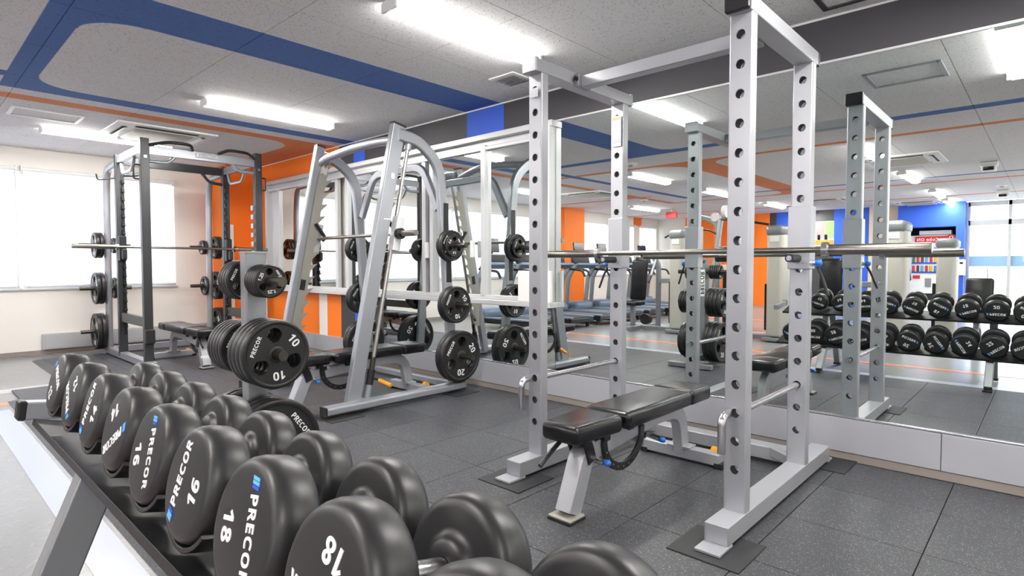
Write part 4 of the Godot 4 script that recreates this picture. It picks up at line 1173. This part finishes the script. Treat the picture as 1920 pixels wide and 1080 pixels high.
func build_dumbbells() -> void:
	var x0 := -2.075
	var st := 0.214
	var top := [12, 12, 14, 14, 16, 16, 18, 18, 20, 20]
	var low := [30, 30, 28, 28, 26, 26, 24, 24, 22, 22]
	var ro := [-30, 140, 82, -145, -76, 84, -80, 165, -60, 30]
	var ri := [180, 200, 160, 175, 20, 205, 30, 160, 180, 25]
	var rl := [-30, 140, -120, 60, 25, 205, 165, 160, 180, 210]
	var tl := atan(0.046 / 0.176)
	for i in 10:
		var R := 0.086 + (mini(top[i], 22) - 12) * 0.0018
		var which := "nearer the windows" if i % 2 == 0 else "farther from the windows"
		var nm := {12: "twelve", 14: "fourteen", 16: "sixteen", 18: "eighteen", 20: "twenty", 22: "twenty-two", 24: "twenty-four", 26: "twenty-six", 28: "twenty-eight", 30: "thirty"}
		dumbbell(top[i], V(x0 + st * i, 0.85 - 0.0018 * i - R, 3.311), ro[i], ri[i], "black dumbbell marked %s on upper tier, %s of its pair" % [nm[top[i]], which])
		dumbbell(low[i], V(x0 + st * i, 0.42, 3.12), rl[i], rl[9 - i], "black dumbbell marked %s on lower tier, %s of its pair" % [nm[low[i]], which])
	var t := thing("dumbbell_rack", "two tier black and silver rack holding the row of round dumbbells", "dumbbell rack", V(-1.11, 0, 3.3))
	var bk := mat("black_metal")
	for tier in 2:
		var cy: float = 0.748 if tier == 0 else 0.42
		var cz: float = 0.011 if tier == 0 else -0.18
		var bs := Basis(Vector3.RIGHT, -tl)
		var o := V(0, cy, cz)
		part(t, "tray", Shape.new().box(o + bs * V(0, -0.122, 0), V(2.28, 0.005, 0.25), 0.001, bs), bk)
		for s in [-1.0, 1.0]:
			part(t, "tray_lip", Shape.new().box(o + bs * V(0, -0.128, s * 0.125), V(2.28, 0.018, 0.005), 0.001, bs), bk)
			if s > 0:
				part(t, "tray_beam", Shape.new().box(o + bs * V(0, -0.145, 0.05), V(2.28, 0.04, 0.05), 0.004, bs), bk)
		for i in 10:
			var R := 0.086 + (mini(top[i] if tier == 0 else low[i], 22) - 12) * 0.0018
			var yc: float = (0.85 - 0.0018 * i - R) if tier == 0 else 0.42
			for s in [-1.0, 1.0]:
				var arc := []
				for k in 13:
					var a := lerpf(-PI / 2 - 0.95, -PI / 2 + 0.95, k / 12.0)
					arc.append(V(x0 + st * i + 1.11, yc, cz) + bs * V(cos(a) * (R + 0.006), sin(a) * (R + 0.006), s * 0.095))
				part(t, "cradle", Shape.new().rtube(arc, (bs * V(0, 0, 1)).normalized(), 0.05, 0.009, 0.002), mat("black_plastic"))
	for x in [-0.66, 0.72]:
		part(t, "leg", Shape.new().rtube([V(x, 0.6, 0.1), V(x, 0.03, 0.33)], Vector3.RIGHT, 0.06, 0.085), mat("machine_grey"))
		part(t, "leg", Shape.new().rtube([V(x, 0.24, -0.22), V(x, 0.03, -0.4)], Vector3.RIGHT, 0.06, 0.06), mat("machine_grey"))
		part(t, "leg_brace", Shape.new().box(V(x, 0.235, 0.0), V(0.05, 0.045, 0.46), 0.004), mat("machine_grey"))
		part(t, "foot_cap", Shape.new().box(V(x, 0.012, 0.335), V(0.07, 0.024, 0.1), 0.004), mat("black_plastic"))
		part(t, "foot_cap", Shape.new().box(V(x, 0.012, -0.42), V(0.07, 0.024, 0.1), 0.004), mat("black_plastic"))
	for s in [-1.0, 1.0]:
		var eb := part(t, "end_bar", Shape.new().box(V(s * 1.2, 0.664, 0.03), V(0.05, 0.055, 0.3), 0.005, Basis(Vector3.RIGHT, -tl * 0.5)), mat("silver_smith"))
		part(eb, "end_cap", Shape.new().box(V(s * 1.2, 0.6845, 0.185), V(0.054, 0.06, 0.025), 0.006, Basis(Vector3.RIGHT, -tl * 0.5)), mat("black_plastic"))


# ---------------------------------------------------------------- room behind the camera (seen in the mirror)
func build_back_room() -> void:
	# treadmills along the windows
	var first: Node3D = null
	var places := ["nearest the mirror end", "second along the windows", "third along the windows", "fourth along the windows", "beside the orange window pillar", "first past the orange window pillar", "at the far end by the orange wall"]
	var zs := [3.9, 4.8, 5.7, 6.6, 7.5, 8.4, 9.3]
	for i in 7:
		var lab: String = "grey treadmill with dark console facing the windows, " + places[i]
		if first == null:
			first = make_treadmill(lab, V(-7.75, 0, zs[i]))
			first.set_meta("group", "treadmills along the windows")
		else:
			copy(first, V(-7.75, 0, zs[i]), 0.0, lab, "treadmills along the windows")
	selector("seated press machine with tall black back pad and grey weight tower", V(-5.0, 0, 5.2), 1.0, 0)
	selector("lat pulldown machine with black hanging bar and grey weight tower", V(-4.55, 0, 6.5), 1.0, 1)
	selector("cable tower machine with white pulley wheel and slanted silver legs", V(-3.42, 0, 5.2), 1.0, 2)
	selector("chest press machine with bent handles between two beige towers", V(-1.95, 0, 5.3), 1.0, 0)
	selector("beige tower leg machine behind the dumbbell rack", V(-1.6, 0, 7.2), 1.0, 3)
	for a in [[-0.7, 6.0, "facing the dumbbell rack"], [0.05, 5.8, "closest to the side wall"]]:
		var b := thing("incline_bench", "black upright incline bench behind the dumbbell rack, " + a[2], "weight bench", V(a[0], 0, a[1]))
		part(b, "back_pad", Shape.new().rbox(V(0, 0.7, 0.16), V(0.3, 0.52, 0.09), 0.035, Basis(Vector3.RIGHT, 0.2)), mat("vinyl"))
		part(b, "seat_pad", Shape.new().rbox(V(0, 0.43, -0.1), V(0.3, 0.08, 0.4), 0.03), mat("vinyl"))
		part(b, "spine", Shape.new().rtube(bend([V(0, 0.38, -0.2), V(0, 0.3, 0.15), V(0, 0.05, 0.4)], 0.1), Vector3.RIGHT, 0.06, 0.07), mat("machine_grey"))
		part(b, "front_leg", Shape.new().rtube([V(0, 0.38, -0.15), V(0, 0.03, -0.35)], Vector3.RIGHT, 0.06, 0.06), mat("machine_grey"))
		part(b, "foot_bar", Shape.new().box(V(0, 0.03, 0.42), V(0.5, 0.06, 0.07), 0.006), mat("machine_grey"))
		part(b, "foot_bar", Shape.new().box(V(0, 0.02, -0.36), V(0.4, 0.04, 0.07), 0.006), mat("machine_grey"))
	tag(thing_box("exit_sign", V(-7.3, 2.44, 10.2), V(0.3, 0.16, 0.05), mat("sign_red")), "small red ceiling sign box above the treadmills", "sign")


func thing_box(called: String, at: Vector3, s: Vector3, m: Material) -> Node3D:
	var o := part(self, numbered(called), Shape.new().box(V(0, 0, 0), s, 0.006), m)
	o.position = at
	part(o, "hanger", Shape.new().box(V(0, (CEIL - at.y) / 2, 0), V(0.05, CEIL - at.y, 0.02), 0.002), mat("plastic_white"))
	return o


func make_treadmill(label: String, at: Vector3) -> Node3D:
	var t := thing("treadmill", label, "treadmill", at)
	var g := mat("machine_grey")
	var bl := mat("treadmill_blue")
	# deck runs towards +x from the console
	part(t, "deck_frame", Shape.new().box(V(0.75, 0.13, 0), V(1.6, 0.09, 0.7), 0.02), mat("black_plastic"))
	part(t, "running_belt", Shape.new().box(V(0.85, 0.182, 0), V(1.35, 0.012, 0.5), 0.004), mat("tread_rubber"))
	for s in [-1.0, 1.0]:
		part(t, "side_rail", Shape.new().box(V(0.85, 0.185, s * 0.31), V(1.4, 0.03, 0.1), 0.008), bl)
		part(t, "upright", Shape.new().rtube(bend([V(0.05, 0.15, s * 0.34), V(0.12, 0.9, s * 0.36), V(0.3, 1.12, s * 0.36)], 0.15), V(0, 0, 1), 0.05, 0.1, 0.012), g)
		part(t, "hand_rail", Shape.new().tube(bend([V(0.15, 1.06, s * 0.36), V(0.62, 1.02, s * 0.36), V(0.68, 0.9, s * 0.36)], 0.08), 0.024, 10), mat("black_plastic"))
		part(t, "front_foot", Shape.new().cyl(V(0.1, 0.0, s * 0.28), V(0.1, 0.09, s * 0.28), 0.035, 12), mat("black_plastic"))
		part(t, "rear_foot", Shape.new().cyl(V(1.45, 0.0, s * 0.28), V(1.45, 0.09, s * 0.28), 0.035, 12), mat("black_plastic"))
	part(t, "motor_hood", Shape.new().rbox(V(0.08, 0.24, 0), V(0.46, 0.2, 0.62), 0.08), bl)
	part(t, "console_bar", Shape.new().box(V(0.28, 1.12, 0), V(0.26, 0.06, 0.76), 0.02, Basis(V(0, 0, 1), 0.3)), bl)
	var c := part(t, "console", Shape.new().rbox(V(0.16, 1.24, 0), V(0.1, 0.2, 0.6), 0.04, Basis(V(0, 0, 1), 0.25)), mat("black_plastic"))
	part(c, "screen_stem", Shape.new().box(V(0.1, 1.34, 0), V(0.04, 0.12, 0.06), 0.008), mat("black_plastic"))
	part(c, "screen", Shape.new().box(V(0.11, 1.5, 0), V(0.04, 0.26, 0.36), 0.012, Basis(V(0, 0, 1), 0.12)), mat("screen_black"))
	return t


# selectorised machines: 0 seated press, 1 lat pulldown, 2 cable tower, 3 low leg machine; the seat faces the mirror (-z)
func selector(label: String, at: Vector3, s: float, kind: int) -> void:
	var t := thing("weight_machine", label, "weight machine", at)
	var g := mat("machine_grey")
	var tx := 0.42
	var th := 1.68 if kind != 3 else 1.5
	# weight tower
	var tw := part(t, "tower_shroud", Shape.new().rbox(V(tx, th / 2 + 0.03, 0.2), V(0.24, th - 0.06, 0.5), 0.06), mat("tower_beige") if kind != 1 else g)
	part(tw, "tower_cap", Shape.new().rbox(V(tx, th - 0.04, 0.2), V(0.27, 0.16, 0.54), 0.06), g)
	part(tw, "instruction_label", Shape.new().box(V(tx, th - 0.16, -0.055), V(0.13, 0.08, 0.004)), mat("print_white"))
	part(t, "weight_stack", Shape.new().box(V(tx - 0.14, 0.5, 0.2), V(0.06, 0.7, 0.3), 0.006), mat("black_metal"))
	part(t, "base_beam", Shape.new().box(V(0.05, 0.04, 0.1), V(0.9, 0.07, 0.08), 0.01), g)
	part(t, "base_beam", Shape.new().box(V(-0.3, 0.04, 0.1), V(0.08, 0.07, 0.9), 0.01), g)
	part(t, "base_beam", Shape.new().box(V(tx, 0.03, 0.2), V(0.3, 0.05, 0.64), 0.01), g)
	if kind == 0:
		part(t, "back_pad", Shape.new().rbox(V(-0.36, 0.87, 0.12), V(0.3, 0.72, 0.1), 0.045, Basis(Vector3.RIGHT, 0.12)), mat("vinyl"))
		part(t, "seat_pad", Shape.new().rbox(V(-0.36, 0.47, -0.12), V(0.34, 0.09, 0.38), 0.04), mat("vinyl"))
		part(t, "seat_post", Shape.new().box(V(-0.36, 0.24, -0.08), V(0.07, 0.4, 0.08), 0.01), g)
		part(t, "mast", Shape.new().rtube(bend([V(-0.05, 0.05, 0.25), V(-0.05, 1.2, 0.25), V(-0.3, 1.36, 0.25)], 0.15), V(0, 0, 1), 0.07, 0.08, 0.014), g)
		part(t, "mast_link", Shape.new().box(V(0.18, 0.86, 0.25), V(0.42, 0.08, 0.06), 0.01), g)
		for q in [-1.0, 1.0]:
			part(t, "press_arm", Shape.new().tube(bend([V(-0.36 + q * 0.1, 1.34, 0.25), V(-0.36 + q * 0.34, 1.3, 0.15), V(-0.36 + q * 0.36, 0.95, -0.1)], 0.1), 0.025, 10), g)
			part(t, "hand_grip", Shape.new().cyl(V(-0.36 + q * 0.36, 0.98, -0.08), V(-0.36 + q * 0.36, 0.84, -0.18), 0.021, 10), mat("black_plastic"))
		part(t, "roller_pad", Shape.new().cyl(V(0.0, 0.22, -0.2), V(0.0, 0.22, -0.3), 0.09, 18), mat("vinyl"))
	elif kind == 1:
		part(t, "mast", Shape.new().rtube(bend([V(-0.02, 0.05, 0.3), V(-0.02, 1.95, 0.3), V(-0.4, 2.05, 0.1)], 0.2), V(0, 0, 1), 0.08, 0.09, 0.014), g)
		part(t, "pulley", Shape.new().cyl(V(-0.4, 2.02, 0.02), V(-0.4, 2.02, 0.08), 0.08, 18), mat("plastic_white"))
		part(t, "pulley", Shape.new().cyl(V(-0.05, 2.02, 0.2), V(-0.05, 2.02, 0.26), 0.08, 18), mat("plastic_white"))
		part(t, "pull_bar", Shape.new().tube(bend([V(-0.95, 1.66, 0.0), V(-0.72, 1.78, 0.0), V(-0.08, 1.78, 0.0), V(0.15, 1.66, 0.0)], 0.08), 0.016, 10), mat("black_plastic"))
		part(t, "cable", Shape.new().cyl(V(-0.4, 1.78, 0.0), V(-0.4, 2.0, 0.03), 0.004, 6), mat("black_plastic"))
		part(t, "seat_pad", Shape.new().rbox(V(-0.4, 0.47, -0.1), V(0.34, 0.09, 0.36), 0.04), mat("vinyl"))
		part(t, "seat_post", Shape.new().box(V(-0.4, 0.24, -0.05), V(0.07, 0.42, 0.08), 0.01), g)
	elif kind == 2:
		for q in [-1.0, 1.0]:
			part(t, "slanted_leg", Shape.new().rtube(bend([V(q * 0.12 - 0.35, 1.92, 0.15), V(q * 0.22 - 0.3, 0.9, -0.05), V(q * 0.28 - 0.28, 0.04, -0.3)], 0.2), Vector3.RIGHT, 0.06, 0.08, 0.012), g)
		part(t, "pulley", Shape.new().cyl(V(-0.42, 1.98, 0.1), V(-0.36, 1.98, 0.1), 0.1, 20), mat("plastic_white"))
		part(t, "top_handle", Shape.new().tube(bend([V(-0.5, 1.86, 0.12), V(-0.2, 1.84, 0.05), V(0.3, 1.74, 0.05)], 0.1), 0.018, 10), mat("black_plastic"))
		part(t, "front_stack", Shape.new().box(V(-0.35, 0.55, 0.3), V(0.24, 0.9, 0.16), 0.01), mat("black_metal"))
		part(t, "chest_pad", Shape.new().rbox(V(-0.36, 1.3, 0.0), V(0.28, 0.24, 0.1), 0.04), mat("vinyl"))
		part(t, "cable", Shape.new().cyl(V(-0.35, 1.9, 0.2), V(-0.35, 1.0, 0.3), 0.005, 6), mat("black_plastic"))
	else:
		part(t, "seat_pad", Shape.new().rbox(V(-0.3, 0.5, 0.0), V(0.4, 0.1, 0.5), 0.04), mat("vinyl"))
		part(t, "back_pad", Shape.new().rbox(V(-0.3, 0.8, 0.28), V(0.4, 0.6, 0.1), 0.04, Basis(Vector3.RIGHT, 0.2)), mat("vinyl"))
		part(t, "seat_post", Shape.new().box(V(-0.3, 0.25, 0.05), V(0.08, 0.44, 0.3), 0.01), g)
		part(t, "swing_arm", Shape.new().tube(bend([V(-0.05, 0.9, 0.1), V(-0.05, 1.15, -0.1), V(-0.5, 1.05, -0.2)], 0.1), 0.025, 10), g)


# ---------------------------------------------------------------- ceiling fittings
func cassette(label: String, x: float, z: float) -> void:
	var t := thing("ceiling_cassette", label, "air conditioner", V(x, CEIL, z), 0.0, "ceiling air conditioners")
	part(t, "panel", Shape.new().box(V(0, -0.012, 0), V(0.95, 0.024, 0.95), 0.008), mat("plastic_white"))
	part(t, "grille", Shape.new().rbox(V(0, -0.03, 0), V(0.56, 0.03, 0.56), 0.014), mat("ac_grille"))
	for k in 4:
		var b := Basis(Vector3.UP, k * PI / 2)
		part(t, "air_slot", Shape.new().box(b * V(0, -0.0255, 0.375), V(0.6, 0.004, 0.05), 0.001, b), mat("black_plastic"))
		part(t, "louvre", Shape.new().box(b * V(0, -0.035, 0.36), V(0.58, 0.006, 0.05), 0.002, b * Basis(Vector3.RIGHT, 0.35)), mat("plastic_white"))


func build_ceiling_items() -> void:
	cassette("square white ceiling air conditioner above the charcoal rack", -7.25, 1.7)
	cassette("square white ceiling air conditioner above the treadmills", -6.85, 6.0)
	cassette("square white ceiling air conditioner behind the dumbbell rack", -1.55, 5.72)
	cassette("square white ceiling air conditioner by the vending machine", -2.25, 12.3)
	cassette("square white ceiling air conditioner in front of the poster", -3.7, 10.4)
	for a in [[-7.1, 2.68, 0.36, 0.52, "plastic_white", "white framed ceiling hatch beside the window side cassette"], [-0.85, 1.53, 0.46, 0.42, "machine_grey", "grey framed ceiling hatch past the cage rack"], [-0.72, 0.33, 0.5, 0.42, "wall_dark", "dark framed ceiling hatch along the mirror wall"]]:
		var t := thing("ceiling_hatch", a[5], "ceiling hatch", V(a[0], CEIL, a[1]))
		var w: float = a[2]
		var d: float = a[3]
		for s in [-1.0, 1.0]:
			part(t, "frame_side", Shape.new().box(V(s * (w / 2), -0.004, 0), V(0.03, 0.01, d + 0.03), 0.002), mat(a[4]))
			part(t, "frame_side", Shape.new().box(V(0, -0.004, s * (d / 2)), V(w, 0.01, 0.03), 0.002), mat(a[4]))
	var vt := thing("ceiling_vent", "small white slatted ceiling vent beside the cage rack", "vent", V(-3.1, CEIL, 0.42))
	part(vt, "frame", Shape.new().box(V(0, -0.004, 0), V(0.26, 0.012, 0.26), 0.003), mat("plastic_white"))
	for k in 7:
		part(vt, "slat", Shape.new().box(V(0, -0.014, -0.09 + k * 0.03), V(0.21, 0.004, 0.018), 0.001, Basis(Vector3.RIGHT, 0.5)), mat("machine_grey"))
	for a in [[-0.68, 6.76, "above the incline benches"], [-0.73, 10.93, "before the glass entrance"], [-3.0, 12.2, "by the beige wall"]]:
		var c := thing("security_camera", "white ceiling security camera " + a[2], "security camera", V(a[0], CEIL, a[1]), 0.0, "ceiling security cameras")
		part(c, "mount", Shape.new().box(V(0, -0.03, 0), V(0.2, 0.06, 0.16), 0.012), mat("plastic_white"))
		part(c, "body", Shape.new().rbox(V(0, -0.09, -0.02), V(0.17, 0.09, 0.18), 0.03), mat("plastic_white"))
		part(c, "lens_window", Shape.new().rbox(V(0, -0.1, -0.11), V(0.12, 0.05, 0.02), 0.009), mat("screen_black"))
	for a in [[-4.4, 3.45, "before the orange ceiling stripe"], [-6.6, 7.6, "over the treadmills"], [-0.7, 9.9, "near the entrance camera"]]:
		var c := thing("smoke_detector", "round white ceiling detector " + a[2], "detector", V(a[0], CEIL, a[1]), 0.0, "ceiling detectors")
		part(c, "base", Shape.new().lathe([Vector2(0, -0.03), Vector2(0.06, -0.028), Vector2(0.09, -0.012), Vector2(0.095, 0.0)], Transform3D(), 20), mat("plastic_white"))
		part(c, "sensor_cap", Shape.new().lathe([Vector2(0, -0.046), Vector2(0.03, -0.044), Vector2(0.035, -0.029)], Transform3D(), 14), mat("machine_grey"))
